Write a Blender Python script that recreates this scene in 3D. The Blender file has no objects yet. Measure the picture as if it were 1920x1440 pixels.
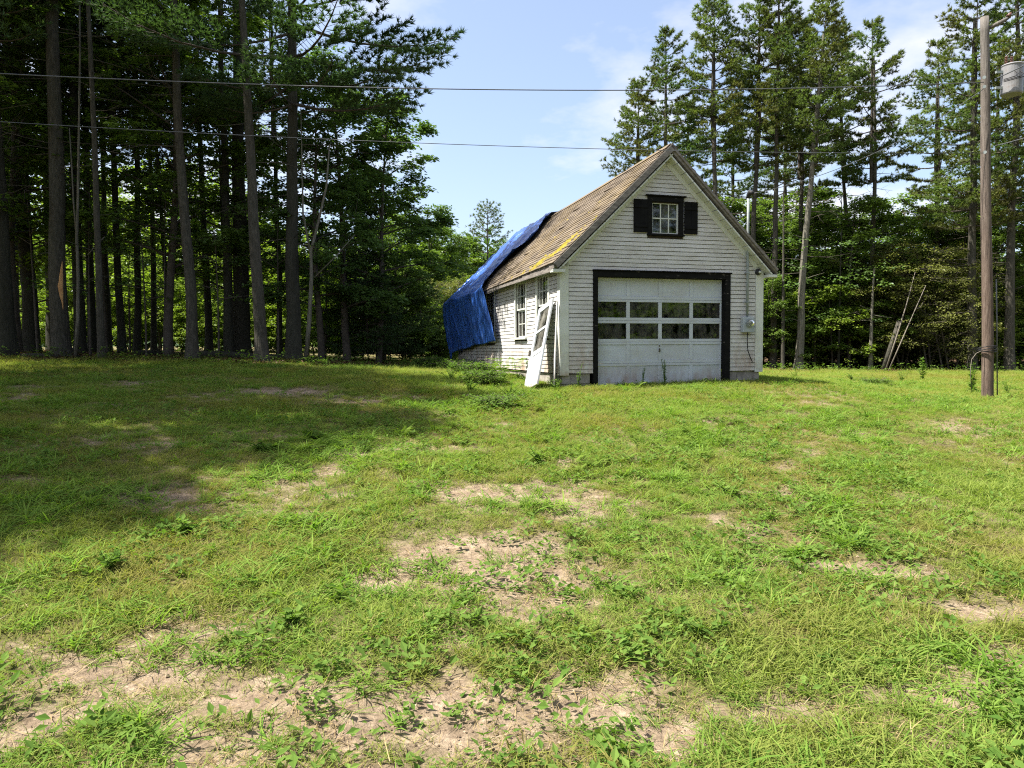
import bpy, math, random
import numpy as np
from mathutils import Vector, Matrix, Euler

R = math.radians
rng = np.random.default_rng(7)
random.seed(7)
scn = bpy.context.scene
col = scn.collection

# ------------------------------------------------------------------ camera
FPX, PITCH, ROLL, CAMZ = 1325.0, 0.05, -0.0065, 1.6
_c, _s = math.cos(PITCH), math.sin(PITCH)
_fw = np.array([0, _c, -_s]); _u = np.array([0, _s, _c]); _r = np.array([1.0, 0, 0])
_cr, _sr = math.cos(ROLL), math.sin(ROLL)
C_R = _cr * _r + _sr * _u; C_U = -_sr * _r + _cr * _u; C_F = _fw
CAM = np.array([0, 0, CAMZ])
cd = bpy.data.cameras.new('camera'); cam = bpy.data.objects.new('camera', cd); col.objects.link(cam)
cam.matrix_world = Matrix(((C_R[0], C_U[0], -C_F[0], 0), (C_R[1], C_U[1], -C_F[1], 0),
                           (C_R[2], C_U[2], -C_F[2], CAMZ), (0, 0, 0, 1)))
cd.sensor_width = 36; cd.lens = FPX / 1920 * 36; cd.clip_end = 3000; cd.clip_start = 0.05
scn.camera = cam

# ------------------------------------------------------------------ world, sun, exposure
CLOUD_X, CLOUD_Y = 3.0, 1.0
SUN_EL, SUN_A = R(60), R(8)          # elevation; azimuth: from the left, slightly in front of the gable wall
sun_dir = Vector((-math.cos(SUN_A) * math.cos(SUN_EL), -math.sin(SUN_A) * math.cos(SUN_EL), math.sin(SUN_EL)))
world = bpy.data.worlds.new('World'); scn.world = world; world.use_nodes = True
wn = world.node_tree; wn.nodes.clear()
w_out = wn.nodes.new('ShaderNodeOutputWorld'); w_bg = wn.nodes.new('ShaderNodeBackground')
sky = wn.nodes.new('ShaderNodeTexSky'); sky.sky_type = 'NISHITA'; sky.sun_disc = False
sky.sun_elevation = SUN_EL; sky.sun_rotation = math.atan2(sun_dir.x, sun_dir.y)
sky.air_density = 1.0; sky.dust_density = 3.0; sky.ozone_density = 1.2; sky.altitude = 200
w_tc = wn.nodes.new('ShaderNodeTexCoord')
w_sep = wn.nodes.new('ShaderNodeSeparateXYZ'); w_cmb = wn.nodes.new('ShaderNodeCombineXYZ')
w_add = wn.nodes.new('ShaderNodeMath'); w_add.operation = 'ADD'; w_add.inputs[1].default_value = 0.16
w_dx = wn.nodes.new('ShaderNodeMath'); w_dx.operation = 'DIVIDE'; w_dy = wn.nodes.new('ShaderNodeMath'); w_dy.operation = 'DIVIDE'
wn.links.new(w_tc.outputs['Generated'], w_sep.inputs[0]); wn.links.new(w_sep.outputs['Z'], w_add.inputs[0])
wn.links.new(w_sep.outputs['X'], w_dx.inputs[0]); wn.links.new(w_sep.outputs['Y'], w_dy.inputs[0])
wn.links.new(w_add.outputs[0], w_dx.inputs[1]); wn.links.new(w_add.outputs[0], w_dy.inputs[1])
wn.links.new(w_dx.outputs[0], w_cmb.inputs[0]); wn.links.new(w_dy.outputs[0], w_cmb.inputs[1])
w_map = wn.nodes.new('ShaderNodeMapping'); w_map.inputs['Location'].default_value = (CLOUD_X, CLOUD_Y, 0.0)
w_ns = wn.nodes.new('ShaderNodeTexNoise'); w_ns.inputs['Scale'].default_value = 0.85
w_ns.inputs['Detail'].default_value = 7; w_ns.inputs['Roughness'].default_value = 0.58
w_rp = wn.nodes.new('ShaderNodeValToRGB')
w_rp.color_ramp.elements[0].position = 0.48; w_rp.color_ramp.elements[1].position = 0.66; w_rp.color_ramp.elements[0].color = (.10, .10, .10, 1)
w_mx = wn.nodes.new('ShaderNodeMix'); w_mx.data_type = 'RGBA'
w_mx.inputs[7].default_value = (4.4, 4.3, 4.5, 1)
wn.links.new(w_cmb.outputs[0], w_map.inputs['Vector'])
wn.links.new(w_map.outputs[0], w_ns.inputs['Vector']); wn.links.new(w_ns.outputs[0], w_rp.inputs[0])
wn.links.new(w_rp.outputs[0], w_mx.inputs[0]); wn.links.new(sky.outputs[0], w_mx.inputs[6])
wn.links.new(w_mx.outputs[2], w_bg.inputs[0]); w_bg.inputs[1].default_value = 0.096
wn.links.new(w_bg.outputs[0], w_out.inputs[0])
sl = bpy.data.lights.new('sun', 'SUN'); sl.energy = 4.9; sl.angle = R(0.55); sl.color = (1.0, 0.945, 0.85)
so = bpy.data.objects.new('sun', sl); col.objects.link(so)
so.rotation_euler = sun_dir.to_track_quat('Z', 'Y').to_euler(); so.location = (-20, 0, 40)
vs = scn.view_settings; vs.view_transform = 'Standard'; vs.look = 'None'; vs.gamma = 1; vs.exposure = 1.55
vs.use_curve_mapping = False
scn.cycles.use_denoising = False; scn.cycles.filter_width = 1.15; scn.cycles.use_adaptive_sampling = False; scn.cycles.sample_clamp_indirect = 4.0
scn.cycles.max_bounces = 7; scn.cycles.diffuse_bounces = 3; scn.cycles.transparent_max_bounces = 8

# ------------------------------------------------------------------ helpers
def ray(px, py):
    return (px - 960) / FPX * C_R - (py - 720) / FPX * C_U + C_F
def at(px, py, Y):                 # point of the pixel's ray at distance Y
    r = ray(px, py); return CAM + r * (Y / r[1])

def tag(o, label=None, cat=None, group=None, kind=None):
    if label: o['label'] = label
    if cat: o['category'] = cat
    if group: o['group'] = group
    if kind: o['kind'] = kind
    return o
def link(o, parent=None):
    col.objects.link(o)
    if parent is not None: o.parent = parent
    return o
def empty(name, loc=(0, 0, 0), rot=(0, 0, 0), label=None, cat=None, group=None):
    o = bpy.data.objects.new(name, None); o.empty_display_size = 0.2
    o.location = [float(v) for v in loc]; o.rotation_euler = rot
    col.objects.link(o); tag(o, label, cat, group); return o

class MB:
    """collects vertices and faces, then becomes one mesh object"""
    def __init__(s): s.V = []; s.F3 = []; s.F4 = []; s.n = 0; s.T = []
    def add(s, V, quads=None, tris=None, tint=None):
        V = np.asarray(V, float).reshape(-1, 3)
        if quads is not None and len(quads): s.F4.append(np.asarray(quads, int).reshape(-1, 4) + s.n)
        if tris is not None and len(tris): s.F3.append(np.asarray(tris, int).reshape(-1, 3) + s.n)
        s.V.append(V); s.T.append(np.full(len(V), 0.5) if tint is None else np.asarray(tint, float))
        s.n += len(V); return s
    def box(s, a, b):
        x0, y0, z0 = a; x1, y1, z1 = b
        return s.hexa([(x0, y0, z0), (x1, y0, z0), (x1, y1, z0), (x0, y1, z0), (x0, y0, z1), (x1, y0, z1), (x1, y1, z1), (x0, y1, z1)])
    def hexa(s, P):
        return s.add(P, quads=[(3, 2, 1, 0), (4, 5, 6, 7), (0, 1, 5, 4), (1, 2, 6, 5), (2, 3, 7, 6), (3, 0, 4, 7)])
    def tube(s, P, rad, n=6, cap=True):
        P = np.asarray(P, float); m = len(P); rad = np.broadcast_to(np.asarray(rad, float), (m,))
        T = np.gradient(P, axis=0); T /= np.linalg.norm(T, axis=1, keepdims=True) + 1e-9
        ref = np.array([1.0, 0, 0]) if abs(T[:, 2]).mean() > 0.7 else np.array([0, 0, 1.0])
        A = np.cross(T, ref); A /= np.linalg.norm(A, axis=1, keepdims=True) + 1e-9
        B = np.cross(T, A)
        th = np.arange(n) * 2 * math.pi / n
        V = P[:, None, :] + rad[:, None, None] * (np.cos(th)[None, :, None] * A[:, None, :] + np.sin(th)[None, :, None] * B[:, None, :])
        V = V.reshape(-1, 3)
        i = np.arange(m - 1)[:, None] * n; k = np.arange(n)[None, :]; k2 = (k + 1) % n
        Q = np.stack([i + k, i + n + k, i + n + k2, i + k2], -1).reshape(-1, 4)
        tr = None
        if cap:
            V = np.vstack([V, P[0], P[-1]]); c0 = m * n; c1 = c0 + 1; kk = np.arange(n)
            tr = np.vstack([np.stack([np.full(n, c0), kk, (kk + 1) % n], -1),
                            np.stack([np.full(n, c1), (m - 1) * n + (kk + 1) % n, (m - 1) * n + kk], -1)])
        return s.add(V, quads=Q, tris=tr)
    def grid(s, G):
        a, b = G.shape[:2]
        i = np.arange(a - 1)[:, None] * b; k = np.arange(b - 1)[None, :]
        return s.add(G.reshape(-1, 3), quads=np.stack([i + k, i + k + 1, i + b + k + 1, i + b + k], -1).reshape(-1, 4))
    def mesh(s, name, mats, smooth=False, attr=True):
        me = bpy.data.meshes.new(name)
        V = np.vstack(s.V); F3 = np.vstack(s.F3) if s.F3 else np.zeros((0, 3), int); F4 = np.vstack(s.F4) if s.F4 else np.zeros((0, 4), int)
        me.vertices.add(len(V)); me.vertices.foreach_set('co', V.astype(np.float32).ravel())
        nl = len(F3) * 3 + len(F4) * 4; nf = len(F3) + len(F4)
        me.loops.add(nl); me.polygons.add(nf)
        me.loops.foreach_set('vertex_index', np.concatenate([F3.ravel(), F4.ravel()]).astype(np.int32))
        st = np.concatenate([np.arange(len(F3)) * 3, len(F3) * 3 + np.arange(len(F4)) * 4]).astype(np.int32)
        me.polygons.foreach_set('loop_start', st)
        me.polygons.foreach_set('use_smooth', np.full(nf, bool(smooth)))
        if attr:
            a = me.attributes.new('tint', 'FLOAT', 'POINT'); a.data.foreach_set('value', np.concatenate(s.T).astype(np.float32))
        for m in (mats if isinstance(mats, (list, tuple)) else [mats]): me.materials.append(m)
        me.update(calc_edges=True); return me
    def build(s, name, mat, parent=None, smooth=False, attr=False, bevel=0):
        o = bpy.data.objects.new(name, s.mesh(name, mat, smooth, attr)); link(o, parent)
        if bevel:
            b = o.modifiers.new('bevel', 'BEVEL'); b.width = bevel; b.segments = 1; b.limit_method = 'ANGLE'
        return o

# value noise in numpy
_perm = rng.random((256, 256))
def vnoise(x, y):
    xi = np.floor(x).astype(int); yi = np.floor(y).astype(int); fx = x - xi; fy = y - yi
    fx = fx * fx * (3 - 2 * fx); fy = fy * fy * (3 - 2 * fy)
    g = lambda a, b: _perm[a & 255, b & 255]
    return (g(xi, yi) * (1 - fx) + g(xi + 1, yi) * fx) * (1 - fy) + (g(xi, yi + 1) * (1 - fx) + g(xi + 1, yi + 1) * fx) * fy
def fbm(x, y, o=4):
    x = np.asarray(x, float); y = np.asarray(y, float); r = 0; a = 0.5; t = 0
    for i in range(o): r = r + a * vnoise(x * 2 ** i + 17.3 * i, y * 2 ** i + 5.1 * i); t += a; a *= 0.5
    return r / t

# ------------------------------------------------------------------ materials
def new_mat(name):
    m = bpy.data.materials.new(name); m.use_nodes = True; nt = m.node_tree; nt.nodes.clear()
    out = nt.nodes.new('ShaderNodeOutputMaterial'); return m, nt, out
def N(nt, t, **kw):
    n = nt.nodes.new(t)
    for k, v in kw.items():
        if k in n.inputs: n.inputs[k].default_value = v
        else: setattr(n, k, v)
    return n
def ramp(nt, src, stops):
    r = nt.nodes.new('ShaderNodeValToRGB'); e = r.color_ramp.elements
    while len(e) < len(stops): e.new(0.5)
    for i, (p, c) in enumerate(stops):
        e[i].position = p; e[i].color = (*c, 1) if len(c) == 3 else c
    nt.links.new(src, r.inputs[0]); return r.outputs[0]
def mixc(nt, f, a, b, mode='MIX'):
    m = nt.nodes.new('ShaderNodeMix'); m.data_type = 'RGBA'; m.blend_type = mode
    for s, i in ((f, 0), (a, 6), (b, 7)):
        if isinstance(s, (int, float)): m.inputs[i].default_value = s
        elif isinstance(s, tuple): m.inputs[i].default_value = (*s, 1)
        else: nt.links.new(s, m.inputs[i])
    return m.outputs[2]
def pos_noise(nt, scale=(1, 1, 1), freq=1.0, detail=5, rough=0.6, obj=False):
    if obj: v = N(nt, 'ShaderNodeTexCoord').outputs['Object']
    else: v = N(nt, 'ShaderNodeNewGeometry').outputs['Position']
    mp = N(nt, 'ShaderNodeMapping'); mp.inputs['Scale'].default_value = scale
    nt.links.new(v, mp.inputs[0])
    n = N(nt, 'ShaderNodeTexNoise', Scale=freq, Detail=detail, Roughness=rough); nt.links.new(mp.outputs[0], n.inputs['Vector'])
    return n.outputs[0]
def principled(nt, out, colr, rough=0.8, spec=0.3, bump=None, bstr=0.3, metal=0.0, bdist=0.02):
    p = N(nt, 'ShaderNodeBsdfPrincipled')
    if isinstance(colr, tuple): p.inputs['Base Color'].default_value = (*colr, 1)
    else: nt.links.new(colr, p.inputs['Base Color'])
    if isinstance(rough, (int, float)): p.inputs['Roughness'].default_value = rough
    else: nt.links.new(rough, p.inputs['Roughness'])
    p.inputs['Specular IOR Level'].default_value = spec; p.inputs['Metallic'].default_value = metal
    if bump is not None:
        b = N(nt, 'ShaderNodeBump', Strength=bstr, Distance=bdist); nt.links.new(bump, b.inputs['Height']); nt.links.new(b.outputs[0], p.inputs['Normal'])
    nt.links.new(p.outputs[0], out.inputs[0]); return p

def noise_mat(name, stops, scale=(1, 1, 1), freq=3, rough=0.85, bstr=0.3, spec=0.2, metal=0, detail=6, obj=False, jitter=0.0, bdist=0.02):
    m, nt, out = new_mat(name)
    n = pos_noise(nt, scale, freq, detail, obj=obj); c = ramp(nt, n, stops)
    if jitter:
        oi = N(nt, 'ShaderNodeObjectInfo')
        k = ramp(nt, oi.outputs['Random'], [(0, (1 - jitter,) * 3), (1, (1 + jitter * 0.3,) * 3)])
        c = mixc(nt, 1.0, c, k, 'MULTIPLY')
    principled(nt, out, c, rough, spec, n, bstr, metal, bdist); return m

def leaf_mat(name, dark, light, trans=0.35, gloss=0.04, patch=None, patchf=0.35, grough=0.4, transcol=None, nogloss=False):
    m, nt, out = new_mat(name)
    at_ = N(nt, 'ShaderNodeAttribute', attribute_name='tint'); oi = N(nt, 'ShaderNodeObjectInfo')
    ad = N(nt, 'ShaderNodeMath', operation='MULTIPLY_ADD'); ad.inputs[1].default_value = 0.35; nt.links.new(oi.outputs['Random'], ad.inputs[0])
    mu = N(nt, 'ShaderNodeMath', operation='MULTIPLY'); mu.inputs[1].default_value = 0.65; nt.links.new(at_.outputs['Fac'], mu.inputs[0])
    nt.links.new(mu.outputs[0], ad.inputs[2])
    c = ramp(nt, ad.outputs[0], [(0.05, dark), (0.95, light)])
    if patch:
        pn = pos_noise(nt, (1, 1, 1), patchf, 4); pr = ramp(nt, pn, [(0.42, (0, 0, 0)), (0.62, (1, 1, 1))]); c = mixc(nt, pr, c, mixc(nt, 0.75, c, patch))
    gloss *= 0.0 if nogloss else .3; d = N(nt, 'ShaderNodeBsdfDiffuse'); t = N(nt, 'ShaderNodeBsdfTranslucent'); g = N(nt, 'ShaderNodeBsdfGlossy', Roughness=grough)
    nt.links.new(c, d.inputs[0])
    tc = mixc(nt, 1.0, c, transcol or (1.5, 1.7, 0.7), 'MULTIPLY'); nt.links.new(tc, t.inputs[0])
    g.inputs[0].default_value = (0.9, 0.95, 1, 1)
    m1 = N(nt, 'ShaderNodeMixShader'); m1.inputs[0].default_value = trans; nt.links.new(d.outputs[0], m1.inputs[1]); nt.links.new(t.outputs[0], m1.inputs[2])
    m2 = N(nt, 'ShaderNodeMixShader'); m2.inputs[0].default_value = gloss; nt.links.new(m1.outputs[0], m2.inputs[1]); nt.links.new(g.outputs[0], m2.inputs[2])
    nt.links.new(m2.outputs[0], out.inputs[0]); return m

M = {}
M['pine'] = leaf_mat('pine_needles', (0.055, 0.102, 0.034), (0.15, 0.205, 0.056), 0.30, 0.03, patch=(0.11, 0.10, 0.035), patchf=0.5)
M['pine_dark'] = leaf_mat('dark_pine_needles', (0.040, 0.082, 0.034), (0.110, 0.165, 0.058), 0.25, 0.03)
M['maple'] = leaf_mat('maple_leaves', (0.056, 0.105, 0.020), (0.155, 0.22, 0.044), 0.38, 0.05)
M['maple_dark'] = leaf_mat('dark_leaves', (0.050, 0.100, 0.032), (0.130, 0.200, 0.052), 0.34, 0.05)
M['beech'] = leaf_mat('yellow_green_leaves', (0.085, 0.135, 0.018), (0.20, 0.265, 0.038), 0.48, 0.05)
M['brush'] = leaf_mat('olive_brush_leaves', (0.085, 0.10, 0.028), (0.19, 0.20, 0.055), 0.3, 0.03)
M['weed'] = leaf_mat('weed_leaves', (0.060, 0.120, 0.022), (0.15, 0.225, 0.050), 0.35, 0.05, nogloss=True)
M['fern'] = leaf_mat('fern_fronds', (0.085, 0.150, 0.020), (0.17, 0.24, 0.040), 0.4, 0.03)
M['far'] = leaf_mat('far_wood_leaves', (0.040, 0.080, 0.022), (0.10, 0.150, 0.035), 0.3, 0.03)
M['grass'] = leaf_mat('lawn_blades', (0.092, 0.150, 0.028), (0.245, 0.29, 0.070), 0.38, 0.05, patch=(0.20, 0.175, 0.055), patchf=0.55, grough=0.35, nogloss=True)
M['crab'] = leaf_mat('coarse_grass_blades', (0.075, 0.155, 0.024), (0.205, 0.29, 0.060), 0.38, 0.06, grough=0.35, nogloss=True)
M['straw'] = leaf_mat('dry_straw', (0.20, 0.145, 0.07), (0.36, 0.28, 0.14), 0.2, 0.03, transcol=(1, 1, 0.9))
M['crumbs'] = leaf_mat('soil_crumb', (0.13, 0.096, 0.066), (0.33, 0.26, 0.185), 0.0, 0.0, nogloss=True)
M['litter'] = leaf_mat('dead_leaves', (0.06, 0.038, 0.02), (0.17, 0.11, 0.055), 0.1, 0.03, transcol=(1, 0.9, 0.7))

def bark_mat(name, a, b, fz=1.0):
    m, nt, out = new_mat(name)
    n1 = pos_noise(nt, (9, 9, 2.2 * fz), 2.2, 8, 0.65); n2 = pos_noise(nt, (1, 1, 0.5), 1.3, 4)
    c = ramp(nt, n1, [(0.30, tuple(v * 0.45 for v in a)), (0.5, a), (0.72, b)])
    c = mixc(nt, n2, c, mixc(nt, 0.5, c, (0.09, 0.10, 0.07)))
    principled(nt, out, c, 0.95, 0.1, n1, 1.0, bdist=0.05); return m
M['bark'] = bark_mat('grey_pine_bark', (0.060, 0.051, 0.044), (0.12, 0.104, 0.088))
M['bark_dark'] = bark_mat('dark_bark', (0.030, 0.026, 0.022), (0.060, 0.052, 0.045))
M['bark_pale'] = bark_mat('pale_smooth_bark', (0.16, 0.145, 0.12), (0.27, 0.25, 0.21), 0.5)
M['twig'] = noise_mat('twig_bark', [(0.3, (0.05, 0.042, 0.034)), (0.7, (0.11, 0.095, 0.078))], freq=6, bstr=0.1)
M['dead'] = noise_mat('bare_dead_wood', [(0.3, (0.12, 0.102, 0.08)), (0.7, (0.24, 0.215, 0.18))], (6, 6, 1.5), 3)
M['scar'] = noise_mat('fresh_orange_wood', [(0.3, (0.42, 0.20, 0.08)), (0.7, (0.62, 0.38, 0.17))], (5, 5, 1), 4)

def paint_mat(name, base, dirt=(0.30, 0.27, 0.20), peel=0.64, stain=True, jitter=0.10, zr=(1.0, 1.9)):
    m, nt, out = new_mat(name)
    oi = N(nt, 'ShaderNodeObjectInfo')
    c = mixc(nt, 1.0, base, ramp(nt, oi.outputs['Random'], [(0, (1 - jitter, 1 - jitter, 1 - jitter * 1.1)), (0.5, (1 - jitter * .4, 1 - jitter * .35, 1 - jitter * .5)), (1, (1, 1, 1))]), 'MULTIPLY')
    n1 = pos_noise(nt, (1.2, 1.2, 2.5), 1.6, 6); n2 = pos_noise(nt, (3, 3, 16), 3.2, 8, 0.7); n3 = pos_noise(nt, (1, 1, 0.6), 0.9, 4)
    c = mixc(nt, ramp(nt, n1, [(0.42, (0, 0, 0)), (0.75, (0.6, 0.6, 0.6))]), c, dirt)
    # grey bare wood where the paint has flaked
    n4 = pos_noise(nt, (2.2, 2.2, 14), 5.5, 9, 0.75)
    pm = N(nt, 'ShaderNodeMath', operation='MULTIPLY'); nt.links.new(ramp(nt, n4, [(peel - .03, (0, 0, 0)), (peel + 0.01, (1, 1, 1))]), pm.inputs[0]); nt.links.new(ramp(nt, pos_noise(nt, (1, 1, 1.4), 1.1, 4), [(.44, (.08, .08, .08)), (.60, (1, 1, 1))]), pm.inputs[1])
    c = mixc(nt, pm.outputs[0], c, ramp(nt, n2, [(0.3, (0.10, 0.085, 0.07)), (0.7, (0.30, 0.27, 0.23))]))
    if stain:   # damp brown and green splash-back along the foot of the wall, as wear with its own ragged shape
        g = N(nt, 'ShaderNodeNewGeometry'); sp = N(nt, 'ShaderNodeSeparateXYZ'); nt.links.new(g.outputs['Position'], sp.inputs[0])
        mr = N(nt, 'ShaderNodeMapRange'); nt.links.new(sp.outputs['Z'], mr.inputs[0]); mr.inputs[1].default_value = zr[0]; mr.inputs[2].default_value = zr[1]; mr.inputs[3].default_value = 0.95; mr.inputs[4].default_value = 0.05
        ns = pos_noise(nt, (2.2, 2.2, 0.9), 1.5, 6, 0.65)
        mul = N(nt, 'ShaderNodeMath', operation='MULTIPLY'); nt.links.new(mr.outputs[0], mul.inputs[0])
        r2 = ramp(nt, ns, [(0.40, (0, 0, 0)), (0.62, (1, 1, 1))]); nt.links.new(r2, mul.inputs[1])
        c = mixc(nt, mul.outputs[0], c, (0.26, 0.16, 0.09))
    principled(nt, out, c, 0.75, 0.25, n2, 0.35, bdist=0.01); return m
M['white'] = paint_mat('flaking_white_paint', (0.57, 0.56, 0.545), dirt=(0.36, 0.34, 0.28), peel=0.60)
M['trimw'] = paint_mat('cream_trim_paint', (0.58, 0.60, 0.56), dirt=(0.44, 0.45, 0.35), peel=0.72, jitter=0.05)
M['doorw'] = paint_mat('dull_white_door_paint', (0.48, 0.515, 0.555), dirt=(0.36, 0.35, 0.31), peel=0.68, stain=True, zr=(.80, 1.30), jitter=0.05)
M['black'] = noise_mat('flaking_black_paint', [(0.30, (0.006, 0.006, 0.006)), (0.635, (0.011, 0.011, 0.010)), (0.70, (0.16, 0.145, 0.13))], (2, 2, 6), 2.6, 0.8, 0.5, detail=9, spec=.08)
M['shutter'] = noise_mat('black_shutter_paint', [(0.3, (0.005, 0.005, 0.005)), (0.7, (0.011, 0.011, 0.011))], freq=5, rough=0.75, spec=.08)
M['backing'] = noise_mat('dark_sheathing', [(0.3, (0.03, 0.026, 0.022)), (0.7, (0.07, 0.058, 0.048))], (2, 2, 10), 3)
M['inner'] = noise_mat('bare_inner_boards', [(0.3, (0.09, 0.065, 0.045)), (0.7, (0.17, 0.125, 0.085))], (8, 8, 1), 2)
M['concrete'] = noise_mat('old_concrete_block', [(0.3, (0.19, 0.17, 0.15)), (0.7, (0.38, 0.35, 0.31))], freq=7, bstr=0.6, jitter=0.25)
M['rake'] = noise_mat('weathered_roof_edge', [(0.3, (0.10, 0.09, 0.08)), (0.7, (0.26, 0.235, 0.21))], (2, 2, 6), 4)
M['galv'] = noise_mat('galvanised_pipe', [(0.3, (0.17, 0.20, 0.20)), (0.7, (0.28, 0.31, 0.31))], freq=9, rough=0.6, bstr=0.05, metal=0.0, spec=0.3)
M['greybox'] = noise_mat('grey_enamel', [(0.3, (0.26, 0.30, 0.32)), (0.7, (0.36, 0.40, 0.42))], freq=6, rough=0.45, bstr=0.05, spec=0.5)
M['tank'] = noise_mat('transformer_grey', [(0.3, (0.15, 0.15, 0.155)), (0.6, (0.22, 0.22, 0.225)), (.75, (.14, .10, .07))], freq=4, rough=0.4, bstr=0.05, spec=0.5)
M['rubber'] = noise_mat('black_rubber', [(0.3, (0.015, 0.015, 0.016)), (0.7, (0.035, 0.035, 0.036))], freq=8, rough=0.6, bstr=0.05)
M['wire'] = noise_mat('weathered_cable', [(0.3, (0.045, 0.05, 0.055)), (0.7, (0.10, 0.105, 0.11))], freq=8, rough=0.5, bstr=0.02, spec=0.5)
M['porcelain'] = noise_mat('brown_porcelain', [(0.3, (0.06, 0.03, 0.02)), (0.7, (0.12, 0.06, 0.04))], freq=5, rough=0.25, bstr=0.0, spec=0.5)
def pole_mat():
    m, nt, out = new_mat('weathered_pole_timber')
    n = pos_noise(nt, (16, 16, 1.0), 2.4, 8, .7); c = ramp(nt, n, [(0.30, (0.035, 0.025, 0.020)), (0.48, (0.115, 0.080, 0.062)), (0.75, (0.20, 0.155, 0.125))])
    g = N(nt, 'ShaderNodeNewGeometry'); sp = N(nt, 'ShaderNodeSeparateXYZ'); nt.links.new(g.outputs['Position'], sp.inputs[0])
    mr = N(nt, 'ShaderNodeMapRange'); nt.links.new(sp.outputs['Z'], mr.inputs[0]); mr.inputs[1].default_value = 3.0; mr.inputs[2].default_value = 8.0; mr.inputs[3].default_value = .1; mr.inputs[4].default_value = .85
    c = mixc(nt, mr.outputs[0], c, ramp(nt, n, [(.3, (.05, .047, .043)), (.5, (.14, .132, .12)), (.75, (.23, .22, .20))]))
    n2 = pos_noise(nt, (22, 22, 5), 3.0, 3, .5); c = mixc(nt, ramp(nt, n2, [(.64, (0, 0, 0)), (.70, (.8, .8, .8))]), c, (.03, .025, .02))
    principled(nt, out, c, .9, .15, n, .8, bdist=.02); return m
M['pole'] = pole_mat()
M['cloth'] = noise_mat('pale_blue_cloth', [(0.3, (0.10, 0.20, 0.34)), (0.7, (0.22, 0.36, 0.50))], freq=5)
M['curtain'] = noise_mat('yellowed_curtain', [(0.3, (0.34, 0.31, 0.22)), (0.7, (0.55, 0.51, 0.38))], (14, 14, 1), 3)
M['brass'] = noise_mat('tarnished_handle', [(0.3, (0.06, 0.055, 0.045)), (0.7, (0.15, 0.13, 0.10))], freq=6, rough=0.45, metal=0.6)
M['moss'] = noise_mat('yellow_moss', [(0.28, (0.08, 0.07, 0.015)), (0.55, (0.24, 0.19, 0.022)), (0.75, (0.36, 0.29, 0.045))], freq=11, bstr=1.0, rough=1.0)
M['flower'] = noise_mat('cream_flower', [(0.3, (0.6, 0.58, 0.45)), (0.7, (0.8, 0.78, 0.65))], freq=6)

def glass_mat(name, tint=(0.50, 0.53, 0.52), dirt=0.16):
    m, nt, out = new_mat(name)
    tr = N(nt, 'ShaderNodeBsdfTransparent'); tr.inputs[0].default_value = (*tint, 1)
    gl = N(nt, 'ShaderNodeBsdfGlossy', Roughness=0.03); gl.inputs[0].default_value = (1, 1, 1, 1)
    df = N(nt, 'ShaderNodeBsdfDiffuse'); df.inputs[0].default_value = (0.30, 0.29, 0.25, 1)
    fr = N(nt, 'ShaderNodeFresnel', IOR=1.52)
    b = N(nt, 'ShaderNodeBump', Strength=0.03, Distance=0.01); nt.links.new(pos_noise(nt, (1, 1, 1), 1.6, 1), b.inputs['Height']); nt.links.new(b.outputs[0], gl.inputs['Normal'])
    k = N(nt, 'ShaderNodeMath', operation='MULTIPLY'); k.inputs[1].default_value = 1.7; nt.links.new(fr.outputs[0], k.inputs[0])
    m1 = N(nt, 'ShaderNodeMixShader'); nt.links.new(k.outputs[0], m1.inputs[0]); nt.links.new(tr.outputs[0], m1.inputs[1]); nt.links.new(gl.outputs[0], m1.inputs[2])
    dn = ramp(nt, pos_noise(nt, (2, 2, 1), 3.0, 7, 0.7), [(0.40, (0, 0, 0)), (0.80, (dirt * 2,) * 3)])
    m2 = N(nt, 'ShaderNodeMixShader'); nt.links.new(dn, m2.inputs[0]); nt.links.new(m1.outputs[0], m2.inputs[1]); nt.links.new(df.outputs[0], m2.inputs[2])
    nt.links.new(m2.outputs[0], out.inputs[0]); return m
M['glass'] = glass_mat('dusty_window_glass')
M['glass_green'] = glass_mat('greenish_storm_glass', (0.62, 0.68, 0.50), 0.4)

def shingle_mat():
    m, nt, out = new_mat('brown_asphalt_shingles')
    a = N(nt, 'ShaderNodeAttribute', attribute_name='tint')
    c = ramp(nt, a.outputs['Fac'], [(0, (0.095, 0.078, 0.060)), (0.5, (0.145, 0.118, 0.090)), (1, (0.20, 0.165, 0.128))])
    n = pos_noise(nt, (1, 1, 1), 60, 3); c = mixc(nt, 0.35, c, n, 'OVERLAY')
    n2 = pos_noise(nt, (1, 1, 1), 1.1, 6, 0.65); c = mixc(nt, ramp(nt, n2, [(0.44, (0, 0, 0)), (0.64, (0.6, 0.6, 0.6))]), c, (0.175, 0.13, 0.06))
    n3 = pos_noise(nt, (1, 1, 1), 3.4, 7, 0.7); c = mixc(nt, ramp(nt, n3, [(0.60, (0, 0, 0)), (0.72, (0.8, 0.8, 0.8))]), c, (0.08, 0.065, 0.05))
    principled(nt, out, c, 0.95, 0.15, n, 0.4, bdist=0.01); return m
M['shingle'] = shingle_mat()
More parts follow.
